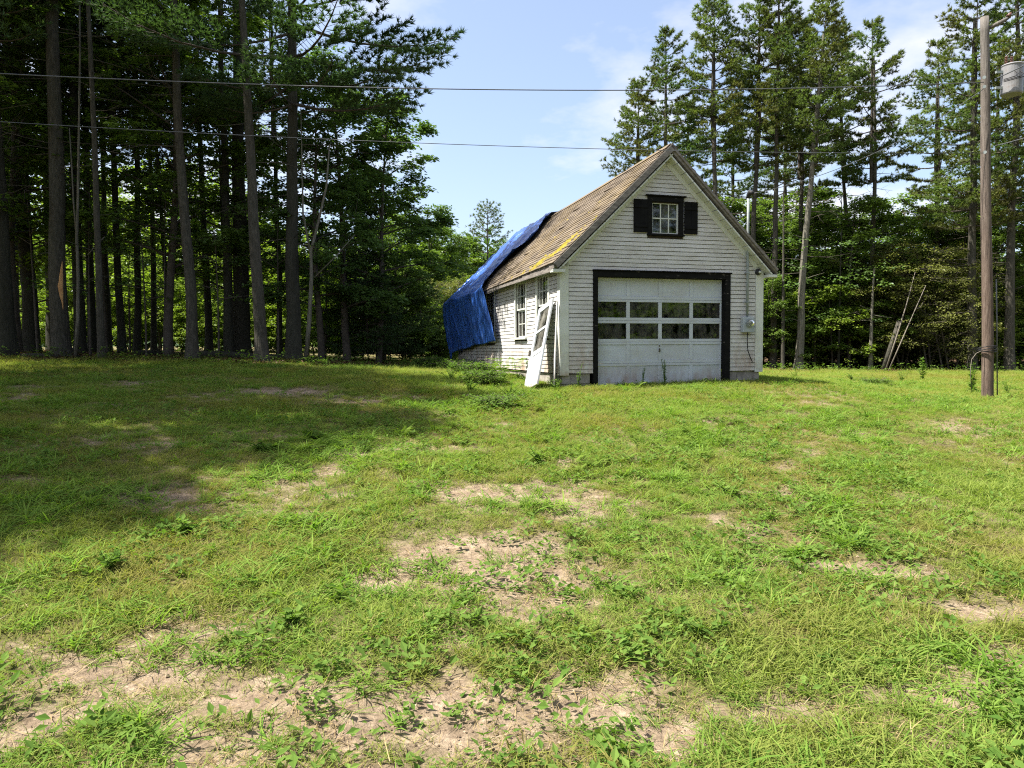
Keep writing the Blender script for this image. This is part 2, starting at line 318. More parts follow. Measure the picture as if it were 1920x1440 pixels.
def tarp_mat():
    m, nt, out = new_mat('blue_woven_tarp')
    n = pos_noise(nt, (1, 1, 1), 1.4, 5); n2 = pos_noise(nt, (.8, 6.5, .8), 1.5, 6, .6, obj=True)
    c = ramp(nt, n, [(0.3, (0.014, 0.055, 0.25)), (0.7, (0.035, 0.12, 0.42))])
    c = mixc(nt, ramp(nt, n2, [(.56, (0, 0, 0)), (.70, (.5, .5, .5))]), c, (.16, .30, .62))  # pale streaks along the wrinkle crests: sheen put into the colour
    p = principled(nt, out, c, 0.30, 0.6, n2, 0.6, bdist=0.05)
    t = N(nt, 'ShaderNodeBsdfTranslucent'); t.inputs[0].default_value = (0.01, 0.06, 0.35, 1)
    ms = N(nt, 'ShaderNodeMixShader'); ms.inputs[0].default_value = 0.07
    nt.links.new(p.outputs[0], ms.inputs[1]); nt.links.new(t.outputs[0], ms.inputs[2]); nt.links.new(ms.outputs[0], out.inputs[0]); return m
M['tarp'] = tarp_mat()

# ------------------------------------------------------------------ terrain
CTRL = np.array([(0, 0, 0), (-5, 2, .15), (5, 2, -.02), (-2, 4, .1), (3, 4, .06), (-6, 8, .62), (0, 8, .40), (6, 8, .25), (-.5, 11, .62),
    (1.7, 13.9, .84), (4.5, 14.6, .87), (3, 18, .95), (6.7, 14.5, .76), (10.1, 15, .44), (-4, 14, .92), (-9.2, 20, 1.30), (-13.3, 20.5, 1.42), (-13, 17, 1.22), (-7, 20, 1.26), (-6.4, 21, 1.26),
    (-4.7, 24, 1.06), (-1.8, 22, .90), (-2, 24, .92), (8, 22, .75), (11.8, 28, .62), (19.9, 27, .55), (28, 25, .5), (-12, 10, 1.0), (-20, 5, .9), (-20, 20, 1.6),
    (10, 5, 0), (20, 10, .25), (0, -10, -.2), (12, -10, -.3), (-14, -8, .3), (-20, 35, 1.5), (0, 38, 1.0), (20, 38, .7),
    (-90, 0, 2), (90, 0, .5), (0, 110, 1.8), (-80, 90, 2), (80, 90, 1), (0, -90, 0), (-80, -80, 1), (80, -80, 0)], float)
def _tps_k(r2): return np.where(r2 > 0, 0.5 * r2 * np.log(r2 + 1e-12), 0)
def _tps_fit():
    X = CTRL[:, :2]; n = len(X); K = _tps_k(((X[:, None] - X[None]) ** 2).sum(-1)) + np.eye(n) * 0.6
    Pm = np.hstack([np.ones((n, 1)), X]); A = np.zeros((n + 3, n + 3)); A[:n, :n] = K; A[:n, n:] = Pm; A[n:, :n] = Pm.T
    return np.linalg.solve(A, np.concatenate([CTRL[:, 2], np.zeros(3)]))
_TW = _tps_fit()
def H(x, y):
    x = np.asarray(x, float); y = np.asarray(y, float); sh = np.broadcast(x, y).shape
    x = np.broadcast_to(x, sh).ravel(); y = np.broadcast_to(y, sh).ravel(); r = np.zeros(len(x))
    xc = np.clip(x, -90, 90); yc = np.clip(y, -90, 110)
    for i, (a, b, _) in enumerate(CTRL): r += _TW[i] * _tps_k((xc - a) ** 2 + (yc - b) ** 2)
    r += _TW[-3] + _TW[-2] * xc + _TW[-1] * yc
    return r.reshape(sh)
def ground_hit(px, py):
    r = ray(px, py); t = np.linspace(2, 60, 2400); P = CAM + r * t[:, None]
    d = P[:, 2] - H(P[:, 0], P[:, 1]); k = np.argmax(d < 0); return P[k if d[k] < 0 else -1]

# bare soil patches: centres and sizes read off the lawn
PATCH = []
for px, py, rx, ry, s in [(880, 1040, 190, 50, .85), (720, 1085, 90, 28, .8), (980, 925, 170, 26, .65), (640, 888, 60, 12, .6), (300, 930, 110, 28, .75), (620, 990, 60, 14, .5),
        (180, 1270, 260, 50, .66), (480, 1310, 170, 40, .55), (40, 1370, 90, 60, .8), (1130, 1310, 110, 60, .75), (1110, 1130, 36, 22, .7), (1640, 1072, 80, 14, .9), (1590, 806, 36, 9, 1.0),
        (1860, 1270, 110, 50, .85), (1720, 1290, 110, 30, .7), (1440, 1330, 120, 40, .55), (1250, 1390, 90, 40, .5), (760, 1330, 160, 40, .6), (400, 1420, 110, 40, .6), (1880, 1150, 70, 18, .7), (1560, 1060, 60, 14, .5),
        (1380, 790, 120, 14, .35), (1750, 830, 160, 16, .35), (1560, 745, 200, 10, .3), (1250, 770, 100, 9, .3), (520, 735, 170, 18, .55), (90, 735, 130, 20, .4), (1800, 1380, 120, 50, .55), (820, 1210, 90, 24, .4), (1000, 1390, 70, 40, .5)]:
    c = ground_hit(px, py); ax = rx / FPX * c[1]; a = ground_hit(px, py - ry); b = ground_hit(px, min(py + ry, 1439))
    PATCH.append((c[0], c[1], ax, max(0.5 * (a[1] - b[1]), 0.12), s))
def dirtmask(x, y):
    d = np.zeros(np.broadcast(x, y).shape)
    for cx, cy, ax, ay, s in PATCH: d = np.maximum(d, s * np.exp(-((x - cx) / ax) ** 2 - ((y - cy) / ay) ** 2))
    n = fbm(x * 1.7, y * 1.7, 4) - 0.5; n2 = fbm(x * 0.6 + 40, y * 0.6, 3) - 0.5
    near = np.clip((9 - y) / 5, 0, 1)
    n3 = fbm(x * 7 + 9, y * 7, 3) - .5
    v = d * 1.0 + n * 1.15 + n3 * 1.0 + n2 * 0.7 + 0.045 + 0.10 * near
    return np.clip((v - 0.12) / 0.52, 0, 1)
def littermask(x, y):             # needle and leaf litter under the trees
    a = 1 / (1 + np.exp(-(y - 19.6 - 0.25 * (fbm(x, y, 3) - .5) * 8) / 0.4)) * (x < -4.5 + (y - 20) * .2) * (y < 30)
    b = 1 / (1 + np.exp(-(y - 28.2 + .02 * x) / 0.4)) * (x > 3)
    return np.clip(np.maximum(a, b), 0, 1)

def make_ground():
    def axis(lo, hi, a, b, step, g):
        c = list(np.arange(a, b, step)); s = step; v = c[-1]
        while v < hi: s *= g; v += s; c.append(v)
        s = step; v = a; pre = []
        while v > lo: s *= g; v -= s; pre.append(v)
        return np.array(pre[::-1] + c)
    xs = axis(-700, 700, -5.0, 6.5, 0.07, 1.09); ys = axis(-500, 900, 2.0, 11.0, 0.07, 1.07)
    X, Y = np.meshgrid(xs, ys); Z = H(X, Y); D = dirtmask(X, Y); L = littermask(X, Y)
    near = np.clip(1.4 - np.hypot(X, Y - 5) / 14, 0, 1)
    Z = Z + near * ((fbm(X * 1.3, Y * 1.3, 3) - .5) * .07 + (fbm(X * 6, Y * 6, 3) - .5) * .028 - .012 * D)
    far = np.clip((np.hypot(X, Y) - 130) / 300, 0, 1); Z = Z + far * 3
    mb = MB(); mb.grid(np.stack([X, Y, Z], -1)); me = mb.mesh('ground', M_ground(), smooth=True, attr=False)
    for nm, v in (('dirt', D), ('litter', L)):
        a = me.attributes.new(nm, 'FLOAT', 'POINT'); a.data.foreach_set('value', v.ravel().astype(np.float32))
    o = bpy.data.objects.new('ground', me); link(o); tag(o, kind='structure'); return o
def M_ground():
    m, nt, out = new_mat('soil_and_thatch')
    d = N(nt, 'ShaderNodeAttribute', attribute_name='dirt').outputs['Fac']; l = N(nt, 'ShaderNodeAttribute', attribute_name='litter').outputs['Fac']
    n = pos_noise(nt, (1, 1, 1), 9, 8, 0.7); n2 = pos_noise(nt, (1, 1, 1), 45, 5, 0.7); n3 = pos_noise(nt, (1, 1, 1), 0.8, 4)
    soil = ramp(nt, n, [(0.30, (0.12, 0.088, 0.058)), (0.50, (0.235, 0.178, 0.122)), (0.70, (0.36, 0.285, 0.205))])
    soil = mixc(nt, 0.85, soil, n2, 'OVERLAY')
    n9 = pos_noise(nt, (1, 1, 1), 30, 6, 0.75); thatch = ramp(nt, n9, [(0.3, (0.030, 0.036, 0.010)), (0.5, (0.085, 0.085, 0.026)), (0.72, (0.21, 0.17, 0.075))])
    thatch = mixc(nt, ramp(nt, n3, [(0.45, (0, 0, 0)), (0.65, (0.6, 0.6, 0.6))]), thatch, mixc(nt, 1.0, (0.30, 0.235, 0.11), ramp(nt, n9, [(.3, (.35, .35, .35)), (.7, (1, 1, 1))]), 'MULTIPLY'))
    lit = ramp(nt, n2, [(0.3, (0.045, 0.030, 0.018)), (0.6, (0.095, 0.062, 0.036)), (0.75, (0.16, 0.11, 0.06))])
    c = mixc(nt, l, mixc(nt, d, thatch, soil), lit)
    ad = N(nt, 'ShaderNodeMath', operation='ADD'); nt.links.new(n, ad.inputs[0]); nt.links.new(n2, ad.inputs[1])
    principled(nt, out, c, 0.95, 0.1, ad.outputs[0], 0.8, bdist=0.03); return m
ground = make_ground()

# ------------------------------------------------------------------ the garage (local frame: x along the front, y to the back, z from the siding's foot)
BLD = (0.954, 13.766, -0.504 + CAMZ); YAW = R(15.8)
W, LEN, HR, OE, ORK = 4.49, 9.8, 4.51, 0.22, 0.23
SLOPE = 0.968; THK = 0.10
garage = empty('garage', BLD, (0, 0, YAW), 'weathered white clapboard garage with a mossy gable roof', 'garage')
def bworld(x, y, z):
    c, s = math.cos(YAW), math.sin(YAW); return np.array([BLD[0] + x * c - y * s, BLD[1] + x * s + y * c, BLD[2] + z])
def sag(y): return -0.13 * np.clip(np.asarray(y, float) / LEN, 0, 1.1) ** 2 - 0.05 * np.sin(np.clip(np.asarray(y, float) / LEN, 0, 1) * math.pi)
def roof_z(x, y=0.0): return HR - SLOPE * abs(x - W / 2) + sag(y)
EAVE_Z = HR - SLOPE * (W / 2) - THK / math.cos(math.atan(SLOPE))

REV = 0.084
def clap(x0b, x1b, x0t, x1t, z0, z1, frame, parent, rnd):
    """one wedge-shaped clapboard; frame maps (along, out, up) to local coordinates"""
    n = max(2, int(max(x1b - x0b, x1t - x0t) / 0.22) + 1); t = np.linspace(0, 1, n)
    jb = rnd.normal(0, 0.0010, n); jo = rnd.normal(0, 0.0006, n); tilt = rnd.normal(0, 0.002)
    xb = x0b + (x1b - x0b) * t; xt = x0t + (x1t - x0t) * t
    zb = z0 + 0.0125 + jb * 1.6 + tilt * (t - .5); ob = 0.024 + jo; ot = 0.014 + 0 * t
    rows = [np.stack([xb, 0 * t, zb], -1), np.stack([xb, ob, zb], -1), np.stack([xt, ot, 0 * t + z1 + 0.002], -1), np.stack([xt, 0 * t, 0 * t + z1 + 0.002], -1)]
    G = np.array([[frame(*p) for p in r] for r in rows]); mb = MB(); mb.grid(G)
    k = n - 1; mb.F4.append(np.array([[0, n, 2 * n, 3 * n], [3 * n + k, 2 * n + k, n + k, k]]))
    return mb.build('clapboard', M['white'], parent)
rb = np.random.default_rng(3)
def fr_front(a, o, z): return (a, -o, z)
def fr_side(a, o, z): return (-o, a, z)
def part(name, mat, parent, a, b, bevel=0.0):
    return MB().box(a, b).build(name, mat, parent, bevel=bevel)

# front wall: sheathing with openings, then every clapboard
DX0, DX1, DZ0, DZ1 = 0.765, 3.61, -0.235, 1.905
GX0, GX1, GZ0, GZ1 = 1.93, 2.53, 2.80, 3.40
mb = MB(); y0, y1 = 0.0, 0.10
ZT = EAVE_Z + 0.02
for a in [(0, DX0 - .01, 0, ZT), (DX1 + .01, W, 0, ZT), (DX0 - .01, DX1 + .01, DZ1 + .01, ZT)]: mb.box((a[0], y0, a[2]), (a[1], y1, a[3]))
def gtop(x): return HR - SLOPE * abs(x - W / 2) - 0.16
for x0, x1, zlo, zhi in [(0.0, GX0, ZT, None), (GX1, W, ZT, None), (GX0, W / 2, GZ1, None), (W / 2, GX1, GZ1, None), (GX0, GX1, ZT, GZ0)]:
    if zhi is not None: mb.box((x0, y0, zlo), (x1, y1, zhi)); continue
    za, zb_ = gtop(x0), gtop(x1)
    if za < zlo: x0 = x0 + (zlo - za) / SLOPE; za = zlo + .001
    if zb_ < zlo: x1 = x1 - (zlo - zb_) / SLOPE; zb_ = zlo + .001
    mb.hexa([(x0, y0, zlo), (x1, y0, zlo), (x1, y1, zlo), (x0, y1, zlo), (x0, y0, za), (x1, y0, zb_), (x1, y1, zb_), (x0, y1, za)])
front_wall = mb.build('front_wall', M['backing'], garage)
z = 0.0
while z < HR - 0.35:
    zt = z + REV
    L = lambda zz: max(0.16, W / 2 - (HR - 0.19 - zz) / SLOPE) if zz > EAVE_Z - .15 else 0.16
    l0, l1 = L(z), L(zt); r0, r1 = W - l0, W - l1
    holes = []
    if z < DZ1 + 0.11: holes.append((DX0 - 0.10, DX1 + 0.10))
    if zt > GZ0 - 0.06 and z < GZ1 + 0.12: holes.append((GX0 - 0.10, GX1 + 0.10))
    if l1 < r1 - 0.05:
        if holes:
            h = holes[0]
            if l1 < h[0]: clap(l0, h[0], l1, h[0], z, zt, fr_front, front_wall, rb)
            if h[1] < r1: clap(h[1], r0, h[1], r1, z, zt, fr_front, front_wall, rb)
        else:
            if rb.random() < 0.55 and r0 - l0 > 1.5:      # a butt joint somewhere along the course
                j = l0 + (r0 - l0) * rb.uniform(0.25, 0.75)
                clap(l0, j - .0015, l1, j - .0015, z, zt, fr_front, front_wall, rb); clap(j + .0015, r0, j + .0015, r1, z, zt, fr_front, front_wall, rb)
            else: clap(l0, r0, l1, r1, z, zt, fr_front, front_wall, rb)
    z = zt
# left side wall
WIN = [(0.70, 1.42, 0.76, 2.02), (2.26, 3.06, 0.76, 2.02), (5.12, 5.92, 0.72, 1.98)]
mb = MB(); ys_ = [0.10] + [v for w in WIN for v in (w[0] - .01, w[1] + .01)] + [LEN]
for i in range(0, len(ys_), 2): mb.box((0, ys_[i], 0), (0.10, ys_[i + 1], EAVE_Z + .05))
for w in WIN: mb.box((0, w[0] - .01, 0), (0.10, w[1] + .01, w[2])); mb.box((0, w[0] - .01, w[3]), (0.10, w[1] + .01, EAVE_Z + .05))
side_wall = mb.build('side_wall', M['backing'], garage)
z = 0.0
while z < EAVE_Z - 0.16:
    zt = z + REV; segs = []; a = 0.13
    for w in WIN:
        if zt > w[2] - 0.05 and z < w[3] + 0.09: segs.append((a, w[0] - 0.09)); a = w[1] + 0.09
    segs.append((a, LEN - 0.02))
    for (p, q) in segs:
        if q - p > 4.2:
            j = p + (q - p) * rb.uniform(.35, .65); clap(p, j - .0015, p, j - .0015, z, zt, fr_side, side_wall, rb); clap(j + .0015, q, j + .0015, q, z, zt, fr_side, side_wall, rb)
        else: clap(p, q, p, q, z, zt, fr_side, side_wall, rb)
    z = zt
part('frieze_board', M['trimw'], garage, (-0.03, 0.13, EAVE_Z - .16), (-0.001, LEN, EAVE_Z + .03))
# back and right walls, floor
mb = MB(); mb.box((W - .10, .10, 0), (W, LEN, EAVE_Z + .05)); mb.build('side_wall', M['inner'], garage)
mb = MB(); mb.box((.10, LEN - .10, 0), (W - .10, LEN, EAVE_Z + .05))
mb.hexa([(.1, LEN - .1, EAVE_Z + .05), (W - .1, LEN - .1, EAVE_Z + .05), (W - .1, LEN, EAVE_Z + .05), (.1, LEN, EAVE_Z + .05), (W / 2 - .05, LEN - .1, HR - .35), (W / 2 + .05, LEN - .1, HR - .35), (W / 2 + .05, LEN, HR - .35), (W / 2 - .05, LEN, HR - .35)])
mb.build('back_wall', M['inner'], garage)
part('floor_slab', M['concrete'], garage, (.05, .05, -.34), (W - .05, LEN - .05, -.245))
# foundation blocks, each a block
fnd = empty('foundation'); fnd.parent = garage
for (x0, x1) in [(0.02, DX0 - .12), (DX1 + .12, W - .02)]:
    for row, zz in enumerate((-0.40, -0.20)):
        x = x0 - (0.2 if row else 0)
        while x < x1:
            a, b = max(x, x0), min(x + 0.40, x1)
            if b - a > .03: part('concrete_block', M['concrete'], fnd, (a + .004, .015 + rb.uniform(0, .008), zz + .004), (b - .004, .16, zz + .193), 0.006)
            x += 0.40
for row, zz in enumerate((-0.40, -0.20)):
    y = 0.17 - (0.2 if row else 0)
    while y < LEN:
        a, b = max(y, .17), min(y + .40, LEN); part('concrete_block', M['concrete'], fnd, (.015 + rb.uniform(0, .008), a + .004, zz + .004), (.16, b - .004, zz + .193), 0.006); y += .40
# corner boards
part('corner_board', M['trimw'], garage, (-0.03, -0.034, -0.03), (0.155, -0.001, EAVE_Z - .01), 0.004)
part('corner_board', M['trimw'], garage, (-0.030, -0.0005, -0.03), (-0.001, 0.125, EAVE_Z - .16), 0.004)
part('corner_board', M['trimw'], garage, (W - .155, -0.034, -0.02), (W + .03, -0.001, EAVE_Z - .01), 0.004)
part('corner_board', M['trimw'], garage, (-0.03, LEN - .02, -0.03), (-0.001, LEN + .03, EAVE_Z - .16), 0.004)

# roof: two decks, shingle tabs, rake boards, soffit boards
roof = empty('roof'); roof.parent = garage
YF, YB = -ORK, LEN + 0.45
yy = np.linspace(YF, YB, 24)
for side in (-1, 1):
    xe = -OE if side < 0 else W + OE; top = []; bot = []
    for y in yy:
        rz = roof_z(W / 2, y); e = roof_z(xe, y)
        top.append([(W / 2, y, rz), (xe, y, e)]); bot.append([(W / 2, y, rz - THK * 1.35), (xe, y, e - THK * 1.0)])
    mb = MB(); mb.grid(np.array(top)); mb.grid(np.array(bot))
    mb.grid(np.array([[t[1], b[1]] for t, b in zip(top, bot)])); mb.grid(np.array([[top[0][0], top[0][1]], [bot[0][0], bot[0][1]]])); mb.grid(np.array([[top[-1][0], top[-1][1]], [bot[-1][0], bot[-1][1]]]))
    mb.build('roof_deck', M['rake'], roof)
    # shingles
    SL = math.hypot(W / 2 + OE, SLOPE * (W / 2 + OE)); ca = math.cos(math.atan(SLOPE)); sa = math.sin(math.atan(SLOPE))
    nrm = np.array([side * sa, 0, ca]); dwn = np.array([side * ca, 0, -sa]); mb = MB(); rs = np.random.default_rng(11 + side)
    exp_ = 0.118; nc = int(SL / exp_) + 1
    for k in range(nc):
        s1 = SL + 0.02 - k * exp_; s0 = max(s1 - exp_ * 1.5, 0.0); y = YF - 0.012 + rs.uniform(-.3, 0)
        wob = rs.uniform(-.006, .006)
        while y < YB + .01:
            wd = 0.30; a, b = max(y, YF - .012) + .004, min(y + wd, YB + .012) - .004
            if b > a + .02:
                t1 = 0.012 + rs.uniform(0, .008) + (rs.random() < .02) * .015; ss = s1 + rs.uniform(-.006, .006) + wob; s2 = ss + rs.uniform(-.008, .008)
                P = []
                for (s_, yv, h) in [(s0, a, .001), (s0, b, .001), (s2, b, .002), (ss, a, .002), (s0, a, .004), (s0, b, .004), (s2, b, t1 + .006), (ss, a, t1 + .006)]:
                    P.append(np.array([W / 2, yv, roof_z(W / 2, yv)]) + dwn * s_ + nrm * h)
                i0 = mb.n; mb.add(P, quads=[(4, 5, 6, 7), (3, 2, 6, 7), (0, 3, 7, 4), (2, 1, 5, 6)], tint=np.full(8, np.clip(rs.normal(.5, .25), 0, 1)))
            y += wd
    o = mb.build('shingles', M['shingle'], roof, attr=True); tag(o, kind='stuff')
    # rake board at the gable edge, soffit boards under the overhang, frieze on the wall
    def slope_piece(name, mat, s0, s1, ya, yb, h0, h1, par=roof, bevel=0):
        P = []
        for h in (h0, h1):
            for (s_, yv) in [(s0, ya), (s1, ya), (s1, yb), (s0, yb)]: P.append(np.array([W / 2, yv, HR]) + dwn * s_ + nrm * h)
        return MB().hexa(P).build(name, mat, par, bevel=bevel)
    slope_piece('rake_board', M['rake'], 0.01, SL + .01, YF - .035, YF - .001, -0.115 if side < 0 else -.048, -0.004)
    s_ = 0.10
    while s_ < SL - .05:
        e = min(s_ + 0.245, SL - .01); slope_piece('soffit_board', M['trimw'], s_ + .004, e - .004, YF + .004, -0.036, -0.165 - .012 * rb.random(), -0.147); s_ += 0.25
    slope_piece('frieze_board', M['trimw'], 0.14, SL - .20, -0.034, -0.002, -0.26, -0.166)
    # boxed eave return
    x0, x1 = (-OE - .01, 0.02) if side < 0 else (W - .02, W + OE + .01)
    ez = HR - SLOPE * (W / 2 + OE) - THK
    part('eave_return', M['trimw'], roof, (x0 + (.04 if side > 0 else 0), YF + .01, ez - .07), (x1, -.04, ez - .012), 0.004)
    part('eave_board', M['rake'], roof, (x0 if side < 0 else x1 - .035, YF + .012, ez - .05), (x0 + .035 if side < 0 else x1, YF + 5.2, ez + .01))
ridge = MB(); rs = np.random.default_rng(5); y = YF - .01
while y < YB:
    for sd in (-1, 1):
        P = []
        for h in (.022, .034):
            for (s_, yv) in [(0, y), (.15, y), (.15, y + .31), (0, y + .31)]:
                P.append(np.array([W / 2, yv, roof_z(W / 2, yv)]) + np.array([sd * ca, 0, -sa]) * s_ + np.array([sd * sa, 0, ca]) * (h if s_ else h - .004))
        ridge.hexa(P)
    y += 0.30
ridge.build('ridge_cap', M['shingle'], roof, attr=True)
# moss cushions on the lower front of the slope
mm = MB(); rs = np.random.default_rng(21); sa, ca = math.sin(math.atan(SLOPE)), math.cos(math.atan(SLOPE))
def blob(mb, c, r, flat=.55):
    th = np.arange(6) * math.pi / 3 + rs.uniform(0, 1); r1 = r * rs.uniform(.8, 1.2, 6); r2 = r * rs.uniform(.45, .65, 6)
    n_ = np.array([-sa, 0, ca]); d_ = np.array([-ca, 0, -sa]); e_ = np.array([0, 1.0, 0])
    V = [c + d_ * np.cos(t) * q + e_ * np.sin(t) * q for t, q in zip(th, r1)] + [c + d_ * np.cos(t) * q + e_ * np.sin(t) * q + n_ * r * flat * .8 for t, q in zip(th, r2)] + [c + n_ * r * flat]
    Q = [(i, (i + 1) % 6, 6 + (i + 1) % 6, 6 + i) for i in range(6)]; T = [(6 + i, 6 + (i + 1) % 6, 12) for i in range(6)]
    mb.add(V, quads=Q, tris=T)
cnt = 0
while cnt < 760:
    y = rs.uniform(-.2, 5.0); x = rs.uniform(-.2, 1.6)
    band = math.exp(-((x - (.42 - .34 * (y + .2))) / .13) ** 2) * math.exp(-(max(0, y - 1.3) / .5) ** 2) * 1.2 + .003 * math.exp(-((y - 1) / 2) ** 2)
    if rs.random() < band * (fbm(x * 4, y * 4, 3) > .44):
        blob(mm, np.array([x, y, roof_z(x, y) + .012]), rs.uniform(.012, .042)); cnt += 1
mm.build('moss', M['moss'], roof, smooth=True).update_tag()
[o for o in roof.children if o.name.startswith('moss')][0]['kind'] = 'stuff'

# sectional garage door
gd = empty('garage_door'); gd.parent = garage
part('door_frame', M['black'], garage, (DX0 - .095, -0.045, -0.33), (DX0 - .001, 0.11, DZ1 + .115), 0.004)
part('door_frame', M['black'], garage, (DX1 + .001, -0.045, -0.33), (DX1 + .115, 0.11, DZ1 + .115), 0.004)
part('door_frame', M['black'], garage, (DX0, -0.046, DZ1 + .001), (DX1, 0.11, DZ1 + .116), 0.004)
part('drip_cap', M['black'], garage, (DX0 - .11, -0.075, DZ1 + .118), (DX1 + .13, -.001, DZ1 + .138), 0.003)
SEC = (DZ1 - DZ0) / 5; DW = DX1 - DX0; YD = 0.10
pw = DW / 4
for sct in range(5):
    z0 = DZ1 - (sct + 1) * SEC; z1 = z0 + SEC; glassy = sct in (1, 2)
    part('rail', M['doorw'], gd, (DX0 + .004, YD, z0 + .002), (DX1 - .004, YD + .04, z0 + .062), 0.003)
    part('rail', M['doorw'], gd, (DX0 + .004, YD, z1 - .052), (DX1 - .004, YD + .04, z1 - .002), 0.003)
    for k in range(5):
        xc = DX0 + k * pw; a = max(xc - .038, DX0 + .005); b = min(xc + .038, DX1 - .005)
        part('stile', M['doorw'], gd, (a, YD + .002, z0 + .063), (b, YD + .04, z1 - .053), 0.003)
    for k in range(4):
        a, b = DX0 + k * pw + .039, DX0 + (k + 1) * pw - .039
        if k == 0: a = DX0 + .044
        if glassy: part('pane', M['glass'], gd, (a, YD + .020, z0 + .064), (b, YD + .024, z1 - .054))
        else: part('panel', M['doorw'], gd, (a, YD + .016, z0 + .064), (b, YD + .034, z1 - .054))
h = part('handle', M['brass'], gd, (DX0 + DW / 2 - .035, YD - .028, DZ0 + SEC * 1.52), (DX0 + DW / 2 - .005, YD - .001, DZ0 + SEC * 1.70), 0.004)
part('lock', M['brass'], gd, (DX0 + DW / 2 - .03, YD - .02, DZ0 + SEC * 1.78), (DX0 + DW / 2 - .008, YD - .001, DZ0 + SEC * 1.85), 0.004)
part('door_seal', M['rubber'], gd, (DX0 + .004, YD + .004, DZ0 - .03), (DX1 - .004, YD + .036, DZ0 + .001))

# gable window with shutters
gw = empty('gable_window'); gw.parent = garage
cw = (GX0 + GX1) / 2
part('casing', M['black'], gw, (GX0 - .098, -.045, GZ0 - .02), (GX0 - .001, .09, GZ1 + .02), 0.003); part('casing', M['black'], gw, (GX1 + .001, -.045, GZ0 - .02), (GX1 + .098, .09, GZ1 + .02), 0.003)
part('head_casing', M['black'], gw, (GX0 - .10, -.048, GZ1 + .021), (GX1 + .10, .09, GZ1 + .125), 0.004)
part('head_cap', M['black'], gw, (GX0 - .145, -.085, GZ1 + .127), (GX1 + .145, -.001, GZ1 + .15), 0.004)
part('sill', M['black'], gw, (GX0 - .11, -.075, GZ0 - .055), (GX1 + .11, .09, GZ0 - .021), 0.004)
SB = M['trimw']
for a, b in (((GX0, .01, GZ0 - .02), (GX0 + .03, .045, GZ1 + .02)), ((GX1 - .03, .01, GZ0 - .02), (GX1, .045, GZ1 + .02)), ((GX0 + .031, .01, GZ0 - .02), (GX1 - .031, .045, GZ0 + .015)), ((GX0 + .031, .01, GZ1 - .012), (GX1 - .031, .045, GZ1 + .02))): part('sash', SB, gw, a, b)
gi0, gi1, gj0, gj1 = GX0 + .031, GX1 - .031, GZ0 + .016, GZ1 - .013
for k in (1, 2): x = gi0 + (gi1 - gi0) * k / 3; part('muntin', SB, gw, (x - .011, .014, gj0), (x + .011, .038, gj1))
zm = (gj0 + gj1) / 2
for k in range(3):
    a = gi0 + (gi1 - gi0) * k / 3 + (.012 if k else 0); b = gi0 + (gi1 - gi0) * (k + 1) / 3 - (.012 if k < 2 else 0)
    part('muntin', SB, gw, (a, .015, zm - .011), (b, .037, zm + .011))
    part('pane', M['glass'], gw, (a, .025, gj0), (b, .028, zm - .012)); part('pane', M['glass'], gw, (a, .025, zm + .012), (b, .028, gj1))
def shutter(x0, x1, z0, z1):
    s = empty('shutter'); s.parent = garage
    for k in range(2):
        a = x0 + (x1 - x0) * k / 2 + .002; b = x0 + (x1 - x0) * (k + 1) / 2 - .002; part('shutter_board', M['shutter'], s, (a, -.052, z0), (b, -.027, z1), .003)
    for zz in (z0 + .1, z1 - .16): part('batten', M['shutter'], s, (x0 + .01, -.068, zz), (x1 - .01, -.053, zz + .06), .003)
shutter(GX0 - .405, GX0 - .102, 2.80, 3.44); shutter(GX1 + .115, GX1 + .415, 2.80, 3.44)

# side windows, six panes in each sash
def side_window(y0, y1, z0, z1, i):
    w = empty('window'); w.parent = garage; T = M['trimw']
    part('casing', T, w, (-.036, y0 - .09, z0 - .002), (-.001, y0 - .001, z1 + .001), .003); part('casing', T, w, (-.036, y1 + .001, z0 - .002), (-.001, y1 + .09, z1 + .001), .003)
    part('head_casing', T, w, (-.038, y0 - .09, z1 + .002), (-.001, y1 + .09, z1 + .085), .003)
    part('sill', T, w, (-.085, y0 - .11, z0 - .05), (.05, y1 + .11, z0 - .003), .004)
    zm = (z0 + z1) / 2
    for (a, b, x) in ((z0, zm - .001, .045), (zm + .001, z1, .012)):
        part('sash', T, w, (x, y0 + .001, a), (x + .03, y0 + .035, b)); part('sash', T, w, (x, y1 - .035, a), (x + .03, y1 - .001, b))
        part('sash', T, w, (x + .001, y0 + .036, a), (x + .029, y1 - .036, a + .035)); part('sash', T, w, (x + .001, y0 + .036, b - .035), (x + .029, y1 - .036, b))
        p0, p1, q0, q1 = y0 + .036, y1 - .036, a + .036, b - .036
        part('muntin', T, w, (x + .004, p0, (q0 + q1) / 2 - .009), (x + .026, p1, (q0 + q1) / 2 + .009))
        for k in range(3):
            c0 = p0 + (p1 - p0) * k / 3 + (.010 if k else 0); c1 = p0 + (p1 - p0) * (k + 1) / 3 - (.010 if k < 2 else 0)
            for (u, v) in ((q0, (q0 + q1) / 2 - .010), ((q0 + q1) / 2 + .010, q1)):
                part('pane', M['glass'], w, (x + .012, c0, u), (x + .015, c1, v))
                if k < 2: part('muntin', T, w, (x + .005, c1 + .0005, u), (x + .025, c1 + .0195, v))
    if i < 2:       # a faded curtain hangs inside
        n = 40; yv = np.linspace(y0 + .02, y1 - .02, n); ww = .012 * np.sin(np.arange(n) * 1.3) + .008 * np.sin(np.arange(n) * .55)
        G = np.stack([np.stack([.16 + ww, yv, np.full(n, zz)], -1) for zz in np.linspace(z0 + .05, z1 - (.1 if i else .35), 6)])
        MB().grid(G).build('curtain', M['curtain'], w, smooth=True)
for i, w in enumerate(WIN): side_window(*w, i)

